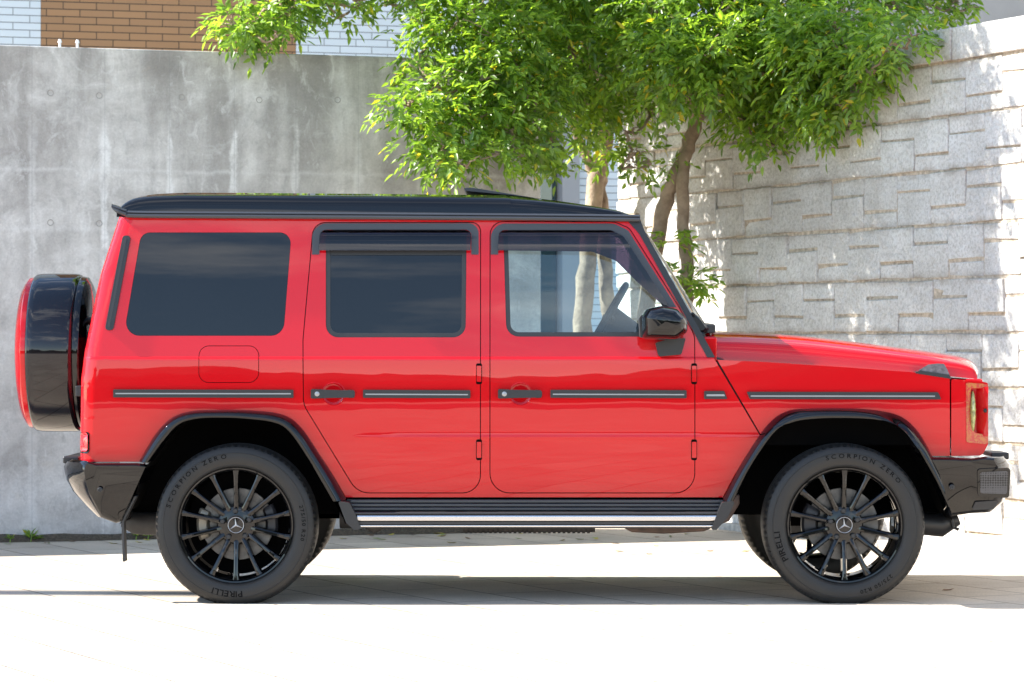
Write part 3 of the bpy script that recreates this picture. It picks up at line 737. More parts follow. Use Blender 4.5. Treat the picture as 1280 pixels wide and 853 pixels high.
# --- windscreen, wipers
bm = bmesh.new(); rings = []
for k in range(9):
    t = k/8; a = px(797+(889-797)*t, 274+(419-274)*t, YS); y0 = side(a.x, a.z, .04)
    rings.append([(a.x+.05*(1-((y-YC)/(YC-y0))**2), y, a.z) for y in np.linspace(y0, 2*YC-y0, 17)])
loft(bm, rings); part('windscreen', bm, glass('windscreen_glass', (.62, .72, .74)), None, 60)
def wiper(y0, y1):
    bm = bmesh.new(); a = px(866, 392, YS); c = px(888, 411, YS)
    tube(bm, [(c.x-.03, y0, a.z-.055), (c.x+.035, (y0+y1)/2, c.z+.012), (c.x+.03, y1, c.z-.0)], [.012, .014, .018], 8)
    tube(bm, [(a.x+.005, y0-.05, a.z+.0), (a.x+.04, y0+.15, a.z-.03), (c.x+.02, y0+.5, c.z+.005)], [.008, .01, .012], 8)
    box(bm, c.x-.03, c.x+.035, y0+.02, y0+.12, c.z-.02, c.z+.018)
    part('wiper', bm, M_sat, None, 40, .003)
wiper(15.52, 16.0); wiper(16.2, 16.7)
bm = bmesh.new(); rings = []
for y, s in ((YS+.14, .7), (YS+.16, 1), (YS+.3, 1), (YS+.34, .7)):
    ol2 = [px(*q, YS) for q in ((864, 391), (871, 392), (880, 400), (889, 411), (884, 417), (874, 417), (868, 405))]; cc = sum((v for v in ol2), Vector())/7
    rings.append([(cc.x+(v.x-cc.x)*s, y, cc.z+(v.z-cc.z)*s) for v in ol2])
loft(bm, rings, True, True); part('cowl_cover', bm, M_sat, None, 35, .003)

# --- roof and its edge strip
roof_h = [(146, .10), (150, .35), (156, .58), (166, .78), (185, .90), (215, .97), (270, 1.0), (600, 1.0), (640, .95), (680, .84), (730, .62), (770, .38), (786, .18), (796, .04)]
def gz(xp): return 264.5+(xp-165)*(5/600.)
bm = bmesh.new(); rings = []
for xp, hf in [(v.x, v.y) for v in catmull([Vector(q) for q in roof_h], 4)]:
    e = px(xp, gz(xp)+2, YS+.10); x = e.x; hh = .108*max(hf, .02)
    ye = YS+.098
    half = [(ye-.004, e.z-.02), (ye, e.z), (ye+.004, e.z+hh*.35), (ye+.013, e.z+hh*.62), (ye+.032, e.z+hh*.80), (ye+.065, e.z+hh*.88), (ye+.12, e.z+hh*.92), (ye+.20, e.z+hh*.945), (ye+.23, e.z+hh*1.03), (ye+.26, e.z+hh*1.04), (ye+.30, e.z+hh*1.0), (ye+.5, e.z+hh*1.06), (YC, e.z+hh*1.09)]
    rings.append([(x, y, z) for y, z in half]+[(x, 2*YC-y, z) for y, z in reversed(half[:-1])])
loft(bm, rings, False, False); bmesh.ops.recalc_face_normals(bm, faces=bm.faces)
if sum(f.normal.z for f in bm.faces) < 0:
    for f in bm.faces: f.normal_flip()
roof = part('roof', bm, M_blk, None, 50)
bm = bmesh.new(); box(bm, P(150, 0)[0], P(790, 0)[0], YS+.14, 2*YC-YS-.14, P(0, 276)[1], P(0, 270)[1]); part('headliner', bm, simple('headliner_cloth', (.05, .05, .052), .9), roof, 40)
bm = bmesh.new()
gp = catmull([Vector((x, y)) for x, y in ((139.5, 257.5), (143, 260.5), (149, 263.3), (158, 266.3), (172, 268.3), (300, 269.2), (500, 270.5), (700, 272), (775, 272.8), (800, 273.2))], 6)
rings = []
for i, v in enumerate(gp):
    w = 4.6*min(1, .62+i/26); c = px(v.x, v.y, YS+.085); s = YS/F
    yb = YS+.088+ (.02*max(0, 1-i/12))
    sec = [(0, 1), (-.018, .9), (-.026, .45), (-.022, .20), (-.027, .05), (-.033, -.35), (-.030, -.85), (-.01, -1), (.03, -1), (.03, 1)]
    rings.append([(c.x, yb+a, c.z+b_*w*s) for a, b_ in sec])
loft(bm, rings, True, True)
part('roof_edge', bm, M_gut, roof, 40)
bm = bmesh.new(); a = px(136, 254, YS+.1); c = px(150, 262, YS+.1)
loft(bm, [[(a.x+.02, y, a.z-.005), (a.x+.02, y, a.z-.02), (c.x+.02, y, c.z-.035), (c.x+.04, y, c.z-.002)] for y in (YS+.12, 2*YC-YS-.12)], True, True)
part('roof_spoiler', bm, M_sat, roof, 40, .006)
mirror_me.append(bpy.data.objects['roof_edge'])
bm = bmesh.new()
p0 = px(580, 236.5, 15.95); p1 = px(584, 240, 15.95); p2 = px(668, 246, 15.95)
loft(bm, [[(p0.x, y, p0.z), (p0.x+.01, y, p0.z-.016), (p2.x, y, p2.z-.01), (p0.x+.07, y, p0.z-.002), (p0.x+.03, y, p0.z+.003)] for y in (15.85, 16.65)], True, True)
part('sunroof_deflector', bm, M_gut, roof, 40, .003)

# --- rear face of the car
bm = bmesh.new(); rings = []
for k in range(24):
    z = P(0, 577)[1]+(P(0, 268)[1]-P(0, 577)[1])*k/23; xr = xrear(z)
    y0 = side(xr, z)-.001
    rings.append([(xr-.006*(1-abs(2*t-1)**3), y0+(2*YC-2*y0)*t, z) for t in np.linspace(0, 1, 21)])
loft(bm, rings); rp_ = part('tailgate', bm, M_red, None, 50)
bm = bmesh.new(); rings = []
for k in range(8):
    z = 1.28+.48*k/7; xr = xrear(z)-.008
    rings.append([(xr-.004*(1-abs(2*t-1)**3), 15.72+1.06*t, z) for t in np.linspace(0, 1, 9)])
loft(bm, rings); part('rear_window', bm, M_gdark, rp_, 50)
# tail lamp, tailgate hinge
side_box('tail_lamp_bezel', [P(99, 540, 2), P(111.5, 540, 3), P(111.5, 567, 4), P(99, 567, 2)], .006, .05, M_blk, body, .004)
side_box('tail_lamp', [P(99, 542, 2), P(109.5, 542, 2), P(109.5, 564, 3), P(99, 564, 2)], .011, .04, M_tail, body, .004)
c = px(97.5, 489, YS+.05); boxobj('tailgate_hinge', c.x-.012, c.x+.016, c.y, c.y+.1, c.z-.025, c.z+.025, M_sat, rp_, .004)
# --- spare wheel on the tailgate
YSP = YC-.06
sc_ = px(0, 441, YSP).z; RS = 99*YSP/F
def SX(p): return px(p, 0, 15.84 if p > 31.9 else 15.98).x
bm = bmesh.new()
def lathe_x(bm, prof_, n=96):
    loft(bm, [[(x, YSP+r*math.cos(2*PI*k/n), sc_+r*math.sin(2*PI*k/n)) for k in range(n)] for x, r in prof_], True)
lathe_x(bm, [(SX(32), RS*.93), (SX(32), RS*.955), (SX(33), RS*.975), (SX(35.5), RS*.99), (SX(42), RS*.997), (SX(60), RS), (SX(84), RS*.996), (SX(88), RS*.99), (SX(90), RS*.978), (SX(90.5), RS*.95)])
sp = part('spare_wheel_cover', bm, paint('black_cover_paint', (.006, .006, .008), .25, .0002), None, 40)
bm = bmesh.new(); lathe_x(bm, [(SX(20.5), .001), (SX(20.5), RS*.60), (SX(21), RS*.72), (SX(24), RS*.84), (SX(29), RS*.92), (SX(31.5), RS*.945), (SX(33), RS*.945)])
part('cover_face', bm, M_red, sp, 40)
bm = bmesh.new(); lathe_x(bm, [(SX(90), RS*.955), (SX(93), RS*.965), (SX(99), RS*.95), (SX(103.5), RS*.86), (SX(105.5), RS*.7), (SX(105), RS*.3), (SX(105), .001)])
part('spare_tyre', bm, M_blk, sp, 40)
bm = bmesh.new(); tube(bm, [(SX(100), YSP, sc_), (SX(122), YSP, sc_)], .11, 20); tube(bm, [(SX(104), YSP-.2, sc_+.16), (SX(122), YSP-.22, sc_+.15)], .02, 10)
part('spare_carrier', bm, M_sat, sp, 40)

# --- flares
def flare(name, o_, i_, n=60):
    A = resample([px(x, y, YS) for x, y in C2(o_)], n); B = resample([px(x, y, YS) for x, y in C2(i_)], n)
    bm = bmesh.new(); rings = []
    for a, c in zip(A, B):
        yb = side(a.x, min(a.z, Z_BELT-.01))
        L = lambda t, y: (a.x+(c.x-a.x)*t, y, a.z+(c.z-a.z)*t)
        rings.append([L(0, yb+.04), L(0, yb-.012), L(.10, yb-.030), L(.28, YS-.068), L(.52, YS-.083), L(.80, YS-.085), L(.95, YS-.081), L(1, YS-.070), L(1.01, YS-.02), L(1.0, YS+.16)])
    loft(bm, rings); bmesh.ops.recalc_face_normals(bm, faces=bm.faces)
    if sum(f.normal.y for f in bm.faces if f.calc_center_median().y < YS-.05) > 0:
        for f in bm.faces: f.normal_flip()
    return part(name, bm, M_blk, None, 50, None, True)
fl_r = flare('wheel_arch_flare', arch_r_out, arch_r_in)
fl_f = flare('wheel_arch_flare', arch_f_out, arch_f_in)
def well(i_, x0, x1, parent):
    A = resample([px(x, y, YS) for x, y in C2(i_)], 50)
    bm = bmesh.new(); cx = (A[0].x+A[-1].x)/2
    rings = [[(p.x, y, p.z) for p in A] for y in (YS-.02, YS+.1, YS+.3, YS+.46)]
    loft(bm, rings)
    v = [bm.verts.new((p.x, YS+.46, p.z)) for p in A]+[bm.verts.new((A[-1].x, YS+.46, .40)), bm.verts.new((A[0].x, YS+.46, .40))]
    bm.faces.new(v)
    return part('wheel_well', bm, M_dark, parent, 40, None)
well([(150, 655), (170, 619), (178, 592)]+arch_r_in[1:-1]+[(425, 640), (432, 655)], 0, 0, fl_r)
well([(905, 650)]+arch_f_in+[(1190, 650)], 0, 0, fl_f)

# --- bumpers
def bumper(name, prof_px, Yp, xs, yin, edge, m):
    """side profile swept across the car; the ends are drawn in so the plan view has round corners"""
    pts = [px(x, y, Yp) for x, y in prof_px]; bm = bmesh.new(); rings = []; zc = sum(p.z for p in pts)/len(pts)
    ys = [yin+t for t in (0, .0025, .006, .011, .018, .028, .05, .10, .16, .24, .34, .5)]; n = len(ys)
    ys = ys+[2*YC-y for y in reversed(ys)]
    for y in ys:
        t = min(y-yin, 2*YC-yin-y); k = max(0, 1-t/edge); pull = k*k*xs; sc = 1-.030*(max(0, 1-t/.028))**2
        rings.append([(p.x-pull*max(0, min(1, (p.x-px(edge_px[name], 0, Yp).x)/((px(tip_px[name], 0, Yp).x-px(edge_px[name], 0, Yp).x)))), y+(.11*max(0, pts[1].z-.02-p.z)*(1 if y < YC else -1))*max(0, 1-t/.4), zc+(p.z-zc)*(1-(1-sc)*3.2)) for p in pts])
    loft(bm, rings, True, True); bmesh.ops.recalc_face_normals(bm, faces=bm.faces)
    return part(name, bm, m, None, 35, .006)
edge_px = {'rear_bumper': 150, 'front_bumper': 1200}; tip_px = {'rear_bumper': 76, 'front_bumper': 1266}
rb = bumper('rear_bumper', [(76, 584), (79, 577), (86, 574), (104, 577.5), (176, 577.5), (188, 579), (172, 617), (158, 649), (150, 652), (118, 645), (104, 632), (88, 615), (79, 600)], 15.5, -.14, YS-.07, .32, M_blk)
fb = bumper('front_bumper', [(1160, 571), (1190, 571.5), (1215, 572.5), (1238, 570), (1258, 571), (1266, 581), (1266, 603), (1259, 627), (1243, 640), (1215, 641), (1186, 644.5), (1172, 610)], 15.42, .09, YS-.07, .22, M_blk)
# sloped shelf on the bumper corners, sensors, grilles
def bface(x, z=0): return YS-.074
def bpan(name, pts, parent, m, proud=.0, thick=.012, bevel=.003):
    return part(name, panel(rpoly(pts), (), lambda x, z: YS-.072-proud+.11*max(0, P(0, 577)[1]-.02-z), thick), m, parent, 35, bevel)
for (sx, sy, par) in ((125, 612.5, rb), (1190, 609, fb)):
    bm = bmesh.new(); c = px(sx, sy, YS-.07)
    loft(bm, [[(c.x+r*math.cos(2*PI*k/20), c.y+dy, c.z+r*math.sin(2*PI*k/20)) for k in range(20)] for r, dy in ((.0125, .002), (.0125, -.004), (.0085, -.006), (.008, -.002), (.0003, -.002))], True)
    part('parking_sensor', bm, M_sat, par, 40)
m, nt, b = mat('fog_mesh'); t = N(nt, 'TexCoord'); vo = N(nt, 'TexVoronoi', i_Scale=85); vo.inputs['Randomness'].default_value = .12; nt.links.new(t.outputs['Object'], vo.inputs['Vector'])
rr_ = N(nt, 'ValToRGB'); rr_.color_ramp.elements[0].position = .35; rr_.color_ramp.elements[0].color = (.004, .004, .005, 1); rr_.color_ramp.elements[1].position = .5; rr_.color_ramp.elements[1].color = (.06, .06, .065, 1)
nt.links.new(vo.outputs['Distance'], rr_.inputs[0]); nt.links.new(rr_.outputs[0], b.inputs['Base Color']); b.inputs['Roughness'].default_value = .35
bpan('fog_surround', [P(1219, 586, 4), P(1260, 584, 4), P(1259, 622, 4), P(1220, 620, 4)], fb, M_blk, .008, .02, .005)
bpan('fog_grille', [P(1222, 590, 3), P(1257, 588, 3), P(1256, 617, 3), P(1223, 616, 3)], fb, m, .0105, .006, None)
bpan('lower_slot', [P(1217, 627, 2), P(1247, 625, 2), P(1240, 636, 2), P(1213, 637, 2)], fb, M_sat, .003, .01, .002)
c = px(1250, 569, YS+.2); boxobj('tow_bracket', c.x-.045, c.x+.045, c.y, c.y+.3, c.z-.022, c.z+.012, M_sat, fb, .006)
c = px(86, 572, YS+.2); boxobj('bumper_step', c.x-.03, c.x+.05, c.y, c.y+1.3, c.z-.03, c.z+.005, M_sat, rb, .008)
bpan('reflector', [P(94, 589), P(96.5, 589), P(96.5, 597), P(94, 597)], rb, M_tail, -.13, .02, None)
# mud flap, tow hook and the parts that hang below
bm = bmesh.new()
fpth = [px(x, y, YS) for x, y in ((170, 620), (160, 640), (154, 652), (154.5, 675), (155.5, 702))]
loft(bm, [[(v.x-.006, y, v.z) for v in fpth]+[(v.x+.006, y, v.z) for v in reversed(fpth)] for y in (YS-.02, YS+.07)], True, True)
part('mud_flap', bm, M_rub, None, 40, .002, True)
bm = bmesh.new(); c = px(176, 655, 15.9); tube(bm, [(c.x-.08, 15.8, c.z+.02), (c.x-.02, 15.8, c.z+.01), (c.x+.25, 15.8, c.z), (c.x+.34, 15.8, c.z)], [.03, .055, .06, .04], 18)
part('silencer', bm, M_under, None, 40)
bm = bmesh.new(); c = px(1192, 652, YS+.25); tube(bm, [(c.x-.3, YS+.3, c.z+.0), (c.x-.05, YS+.3, c.z-.02), (c.x+.03, YS+.3, c.z+.01)], [.055, .06, .03], 12)
tube(bm, [(c.x-.01, YS+.25, c.z+.01), (c.x+.0, YS+.25, c.z-.03), (c.x+.025, YS+.25, c.z-.04)], .008, 8)
part('tow_eye', bm, M_sat, None, 40)
# --- running board
def rb_x(p): return px(p, 0, YS-.02).x
def bar(name, p0, p1, y0, y1, ya, yb, m, parent, bev=.004):
    z1 = P(0, y0)[1]; z0 = P(0, y1)[1]
    return boxobj(name, rb_x(p0), rb_x(p1), ya, yb, z0, z1, m, parent, bev)
step = part('running_board', panel(rpoly([P(424, 624.5, 1), P(917, 625, 1), P(893, 661, 3), P(446, 660, 3)]), (), lambda x, z: YS+.02, .12), M_sat, None, 35, .004, True)
for i, yy in enumerate((625, 629.6, 634.2)):
    bar('sill_rib', 438, 908, yy, yy+3.6, YS-.015+(-.012*i), YS+.03, M_frame, step, .003)
bar('tread', 436, 906, 639.2, 642.2, YS-.10, YS+.03, M_rub, step)
bar('chrome_strip', 446, 898, 642.6, 650.5, YS-.105, YS-.03, M_chr, step, .009)
bar('tread', 448, 894, 650.8, 654.4, YS-.095, YS+.0, M_rub, step, .002)
bar('chrome_strip', 450, 892, 654.6, 658.2, YS-.09, YS-.03, M_chr, step, .006)
for pts in ([(424, 625), (438, 627), (446, 642), (453, 660), (444, 661), (434, 652)], [(901, 627), (917, 625), (908, 645), (894, 661), (887, 661), (893, 645)]):
    part('end_cap', panel(rpoly([P(*q, 2) for q in pts]), (), lambda x, z: YS-.112, .15), M_sat, step, 35, .006)
# --- underside
bm = bmesh.new()
box(bm, P(200, 0)[0], P(1160, 0)[0], YS+.47, 2*YC-YS-.47, .40, .62)
box(bm, P(440, 0)[0], P(900, 0)[0], YS+.05, 2*YC-YS-.05, .42, .62)
part('underbody', bm, M_dark, None, 40)
bm = bmesh.new(); tube(bm, [(P(420, 0)[0], YS+.35, .39), (P(880, 0)[0], YS+.35, .39)], .055, 14)
for k in range(26): 
    x = P(580+6.2*k, 0)[0]; tube(bm, [(x, YS+.2, .355), (x+.014, YS+.2, .355)], .0355, 12)
tube(bm, [(P(578, 0)[0], YS+.2, .358), (P(745, 0)[0], YS+.2, .358)], .033, 12)
part('exhaust_pipe', bm, M_under, None, 40)
bm = bmesh.new(); tube(bm, [(P(455, 0)[0], YS+.12, .375), (P(466, 0)[0], YS+.12, .35), (P(478, 0)[0], YS+.12, .37)], [.02, .03, .02], 10); box(bm, P(452, 0)[0], P(482, 0)[0], YS+.1, YS+.2, .36, .43)
part('step_bracket', bm, M_under, None, 40, None, True)
bm = bmesh.new(); pts = [px(x, y, YS+.1) for x, y in ((770, 655), (790, 666), (830, 668), (880, 665), (912, 652), (925, 630), (925, 618), (770, 640))]
loft(bm, [[(v.x, y, v.z) for v in pts] for y in (YS+.12, YS+.32)], True, True); part('inner_sill', bm, M_rust, None, 40, .01, True)
bm = bmesh.new(); x1 = px(1050, 0, YS).x; x0 = px(295, 0, YS).x
for xx in (x0, x1):
    bm = bmesh.new(); tube(bm, [(xx, YS+.2, .40), (xx, 2*YC-YS-.2, .40)], .055, 12); part('axle', bm, M_under, None, 40)
# suspension glimpsed in the front wheel well
bm = bmesh.new(); a = px(1046, 552, YS+.3); tube(bm, [(a.x, YS+.3, a.z+.10), (a.x, YS+.3, a.z-.15)], [.032, .034], 12); tube(bm, [(a.x-.24, YS+.34, a.z+.06), (a.x-.0, YS+.32, a.z+.09), (a.x+.12, YS+.33, a.z+.10)], .012, 8)
part('shock_absorber', bm, simple('steel_grey', (.20, .20, .19), .45, .5), None, 40, None, True)

# --- mirror
MW = .0
bm = bmesh.new(); mo = rpoly([P(801.5, 396, 4, Y=15.2), P(808, 386, 9, Y=15.2), P(826, 382.5, 14, Y=15.2), P(846, 386, 14, Y=15.2), P(859.5, 400, 9, Y=15.2), P(859, 416, 8, Y=15.2), P(846, 425.5, 12, Y=15.2), P(803, 424, 4, Y=15.2)], 8)
cx = sum(p[0] for p in mo)/len(mo); cz = sum(p[1] for p in mo)/len(mo)
rings = []
for y, s in ((15.37, .70), (15.355, .86), (15.33, .95), (15.28, .99), (15.21, 1.0), (15.175, .985), (15.15, .955), (15.13, .91), (15.113, .85), (15.10, .77), (15.09, .67), (15.082, .54), (15.077, .38), (15.074, .2), (15.0735, .05)):
    rings.append([(cx+(x-cx)*s, y, cz+(z-cz)*s) for x, z in mo])
loft(bm, rings, True, True); mir = part('wing_mirror', bm, M_blk, None, 85, None, True)
part('mirror_foot', panel(rpoly([P(819, 429, 2), P(836, 424), P(857, 423, 1), P(851.5, 443.5, 4), P(823, 446, 3)]), (), lambda x, z: YS-.02, .03), M_sat, mir, 40, .008)
part('mirror_glass', panel(rpoly([P(797.5, 398, 3), P(803, 391, 3), P(805, 421, 3), P(799, 423, 2)]), (), lambda x, z: 15.22, .14), M_rub, mir, 40, .004)

# --- cabin
bm = bmesh.new(); box(bm, P(428, 0)[0], P(885, 0)[0], YS+.10, 2*YC-YS-.10, .6, .98); box(bm, P(150, 0)[0], P(428, 0)[0]-.001, YS+.10, 2*YC-YS-.10, .93, .98); part('cabin_floor', bm, M_int, None, 40)
bm = bmesh.new(); rings = []
for y in (YS+.13, 2*YC-YS-.13):
    rings.append([(P(x, 0)[0], y, P(0, z)[1]) for x, z in ((772, 520), (772, 428), (782, 419), (800, 416), (884, 414), (886, 520))])
loft(bm, rings, True, True); part('dashboard', bm, M_int, None, 40, .02)
bm = bmesh.new(); c = px(763, 396, YS); yw = YC-.37
Mx = Matrix.Translation((c.x, yw, c.z)) @ Matrix.Rotation(R(30), 4, 'Y')   # wheel plane leans forward at the top
ring_ = []
for k in range(48):
    a = 2*PI*k/48; ring_.append([Mx @ Vector((.016*math.cos(q), (.185+.016*math.sin(q))*math.cos(a), (.185+.016*math.sin(q))*math.sin(a))) for q in np.linspace(0, 2*PI, 10, endpoint=False)])
ring_.append(ring_[0]); loft(bm, ring_, True)
for a in (0, PI, -PI/2): tube(bm, [Mx @ Vector((.03, 0, 0)), Mx @ Vector((0, .17*math.cos(a), .17*math.sin(a)))], .022, 8)
tube(bm, [Mx @ Vector((-.01, 0, 0)), Mx @ Vector((.03, 0, 0)), Mx @ Vector((.30, 0, 0))], [.06, .065, .03], 16)
part('steering_wheel', bm, M_int, None, 40)
M_seat = simple('seat_leather', (.02, .021, .024), .45)
for ys_ in (YC-.37, YC+.37):
    bm = bmesh.new(); rings = []
    for x, z, w, th in ((P(640, 0)[0], .98, .24, .12), (P(625, 0)[0], 1.12, .25, .10), (P(600, 0)[0], 1.36, .25, .08), (P(588, 0)[0], 1.50, .2, .07), (P(585, 0)[0], 1.54, .1, .05), (P(583, 0)[0], 1.57, .13, .055), (P(580, 0)[0], 1.68, .14, .055), (P(579, 0)[0], 1.72, .11, .03)):
        rings.append([(x-th+ (th*.3*math.cos(q)), ys_+w*math.sin(q)*(1 if abs(math.sin(q)) < .8 else .98), z) if False else (x-.06+th*math.cos(q), ys_+w*math.sin(q), z) for q in np.linspace(0, 2*PI, 20, endpoint=False)])
    loft(bm, rings, True, True); part('seat', bm, M_seat, None, 50)

# --- wheels
WR, WZ = .388, .374
def wheel(name, loc, rot, shield):
    w = empty(name, loc, None); w.parent = car; w.location = Vector(loc)-Vector(CAR0); w.rotation_euler = (0, 0, rot)
    bm = bmesh.new(); n = 216
    def rf(r, y, k):
        if r > .374 and (y < .040 or y > .24): return r-(.0075 if k % 3 == 0 else 0)
        return r
    pr = [(.268, .030), (.272, .022), (.278, .014), (.284, .0095), (.287, .0062), (.289, .0075), (.295, .0045), (.312, .0008), (.330, 0), (.342, .0016), (.3435, .0002), (.3455, .0004), (.347, .0032), (.358, .006), (.367, .011), (.3735, .0165), (.3795, .024), (.384, .036), (.3865, .055), (.388, .075), (.381, .077), (.381, .085), (.388, .087), (.388, .128), (.381, .130), (.381, .144), (.388, .146), (.388, .19), (.381, .192), (.381, .2), (.388, .202), (.3865, .225), (.384, .242), (.378, .256), (.366, .268), (.346, .276), (.32, .279), (.29, .27), (.268, .25)]
    lathe(bm, pr, n, rfun=rf)
    bmesh.ops.recalc_face_normals(bm, faces=bm.faces)
    for v in bm.verts:      # flattened where it carries the car
        if v.co.z < -.33:
            lim = -WZ
            if v.co.z < lim: v.co.y += (-.006 if v.co.y < .14 else .006); v.co.z = lim+(v.co.z-lim)*.05
    obj('tyre', bm, M_tyre, w, 28)
    bm = bmesh.new()
    lathe(bm, [(.270, .030), (.2755, .020), (.2765, .012), (.2745, .008), (.268, .009), (.262, .016), (.258, .03), (.252, .10), (.246, .22), (.26, .25)], 120)
    ro = obj('rim', bm, M_rim, w, 40)
    bm = bmesh.new()
    for k in range(14):
        a = 2*PI*k/14+PI/2
        M = Matrix.Rotation(-a, 4, 'Y')
        # (r, half width face, half width base, y face, y base)
        secs = [(.070, .013, .019, .050, .088), (.10, .0095, .016, .040, .080), (.15, .0088, .0145, .030, .070), (.20, .009, .014, .022, .062), (.235, .010, .015, .018, .056), (.252, .012, .018, .017, .052), (.266, .016, .024, .017, .045)]
        rings = []
        for r, wf_, wb, yf_, yb in secs:
            rings.append([M @ Vector(q) for q in ((r, yf_+.004, -wf_), (r, yf_, -wf_*.45), (r, yf_, wf_*.45), (r, yf_+.004, wf_), (r, yb, wb), (r, yb, -wb))])
        loft(bm, rings, True, True)
    bmesh.ops.recalc_face_normals(bm, faces=bm.faces)
    obj('spokes', bm, M_rim, w, 30, .0012)
    bm = bmesh.new(); lathe(bm, [(.092, .085), (.092, .06), (.088, .053), (.080, .050), (.060, .048), (.046, .046), (.0455, .040), (.001, .040)], 70)
    obj('hub', bm, M_rim, w, 40)
    for k in range(5):
        bm = bmesh.new(); a = PI/2+2*PI*k/5+.06; cxn, czn = .0675*math.cos(a), .0675*math.sin(a)
        loft(bm, [[(cxn+r*math.cos(2*PI*q/6), y, czn+r*math.sin(2*PI*q/6)) for q in range(6)] for r, y in ((.0135, .05), (.0135, .034), (.010, .031), (.0004, .031))], True)
        obj('lug_nut', bm, M_sat, w, 30)
    # centre cap with the three-pointed star in a ring
    bm = bmesh.new(); lathe(bm, [(.0425, .046), (.0425, .033), (.039, .0295), (.001, .0285)], 40); obj('centre_cap', bm, M_blk, w, 40)
    bm = bmesh.new(); lathe(bm, [(.0355, .029), (.0358, .0260), (.0375, .0248), (.0392, .0265), (.0392, .030)], 40)
    star = []
    for k in range(6):
        a = PI/2+rot*0+k*PI/3+.10; r = .0365 if k % 2 == 0 else .0048; star.append((r*math.cos(a), r*math.sin(a)))
    v0 = [bm.verts.new((x, .029, z)) for x, z in star]; v1 = [bm.verts.new((x*.92, .0262, z*.92)) for x, z in star]; vc = bm.verts.new((0, .0235, 0))
    for k in range(6):
        j = (k+1) % 6; bm.faces.new((v0[k], v0[j], v1[j], v1[k])); bm.faces.new((v1[k], v1[j], vc))
    bmesh.ops.recalc_face_normals(bm, faces=bm.faces); obj('emblem', bm, simple('emblem_silver', (.36, .365, .38), .35, .6), w, 20)
    bm = bmesh.new(); lathe(bm, [(.085, .075), (.095, .125), (.10, .130), (.135, .1295), (.136, .131), (.172, .1305), (.1735, .134), (.1735, .155), (.1, .157)], 90); obj('brake_disc', bm, M_disc, w, 40)
    bm = bmesh.new(); box(bm, -.12, .12, .16, .2, -.1, .1)
    obj('hub_carrier', bm, M_dark, w, 40)
    if shield:
        bm = bmesh.new(); lathe(bm, [(.001, .205), (.245, .205), (.245, .21), (.001, .21)], 48); obj('dust_shield', bm, M_dark, w, 40)
    return w
def caliper(w, ang, m, big):
    bm = bmesh.new(); rings = []
    for k in range(9):
        a = ang-.42+.84*k/8
        r0, r1 = (.118, .198) if big else (.135, .196)
        e = .008 if k in (0, 8) else 0
        rings.append([(r*math.cos(a), y, r*math.sin(a)) for r, y in ((r0+e, .122), (r0+.012, .100+e), (r1-.012, .100+e), (r1, .112), (r1, .17), (r0+e, .17))])
    loft(bm, rings, True, True); bmesh.ops.recalc_face_normals(bm, faces=bm.faces); obj('brake_caliper', bm, m, w, 35, .004)

def letters(name, text, a_mid, size, w, spacing=1.0, rbase=.318, m=M_letter):
    """raised characters set round the sidewall, tops outward"""
    glyph = []; tot = 0
    for ch in text:
        cu = bpy.data.curves.new('g', 'FONT'); cu.body = ch if ch != ' ' else '-'; cu.size = size; cu.extrude = 0.0006; cu.resolution_u = 2; cu.offset = size*.012
        ob = bpy.data.objects.new('g', cu); me = bpy.data.meshes.new_from_object(ob)
        co = np.array([v.co[:] for v in me.vertices]); fc = [tuple(p.vertices) for p in me.polygons]
        wd = (co[:, 0].max()-co[:, 0].min())*1.15
        co[:, 0] -= (co[:, 0].max()+co[:, 0].min())/2; co[:, 0] *= 1.15
        glyph.append((ch, co, fc, wd)); tot += (wd+size*.14)*spacing
        bpy.data.objects.remove(ob); bpy.data.curves.remove(cu); bpy.data.meshes.remove(me)
    a = a_mid+tot/2/rbase; verts = []; faces = []
    for ch, co, fc, wd in glyph:
        adv = (wd+size*.14)*spacing; a -= adv/2/rbase
        if ch != ' ':
            base = len(verts)
            for x, y, z in co:
                r = rbase+y; q = a-x/rbase
                # follow the sidewall bulge
                yw = .0008 if .312 < r < .33 else (.0008+(.312-r)*.22 if r <= .312 else (r-.33)*.13)
                verts.append((r*math.cos(q), yw-.0012-(z+.0006)*.6, r*math.sin(q)))
            faces += [tuple(base+i for i in f) for f in fc]
        a -= adv/2/rbase
    me = bpy.data.meshes.new(name); me.from_pydata(verts, [], faces); me.update()
    return obj(name, me, m, w)
YW = YS-.070
xr_, xf_ = px(295.3, 0, YW+.05).x, px(1055, 0, YW+.05).x
wr = wheel('wheel', (xr_, YW, WZ), 0, True); caliper(wr, PI, M_cal, False); caliper(wr, .12, M_calb, False)
letters('tyre_lettering', 'SCORPION ZERO', R(131), .030, wr, 1.32, .322)
letters('tyre_lettering', 'PIRELLI', R(-97), .040, wr, .92, .314)
letters('tyre_lettering', '275/50 R20', R(2), .026, wr, 1.05, .318)
wf2 = wheel('wheel', (xf_, YW, WZ), 0, False); caliper(wf2, PI-.12, M_calb, True)
letters('tyre_lettering', 'SCORPION ZERO', R(72), .030, wf2, 1.32, .322)
letters('tyre_lettering', 'PIRELLI', R(198), .040, wf2, .92, .314)
letters('tyre_lettering', '275/50 R20', R(-62), .026, wf2, 1.05, .318)
for x in (xr_, xf_): wheel('wheel', (x, 2*YC-YW, WZ), PI, False)
# --- far side
for o in list(mirror_me):
    c = mirror_tree(o, o.parent)

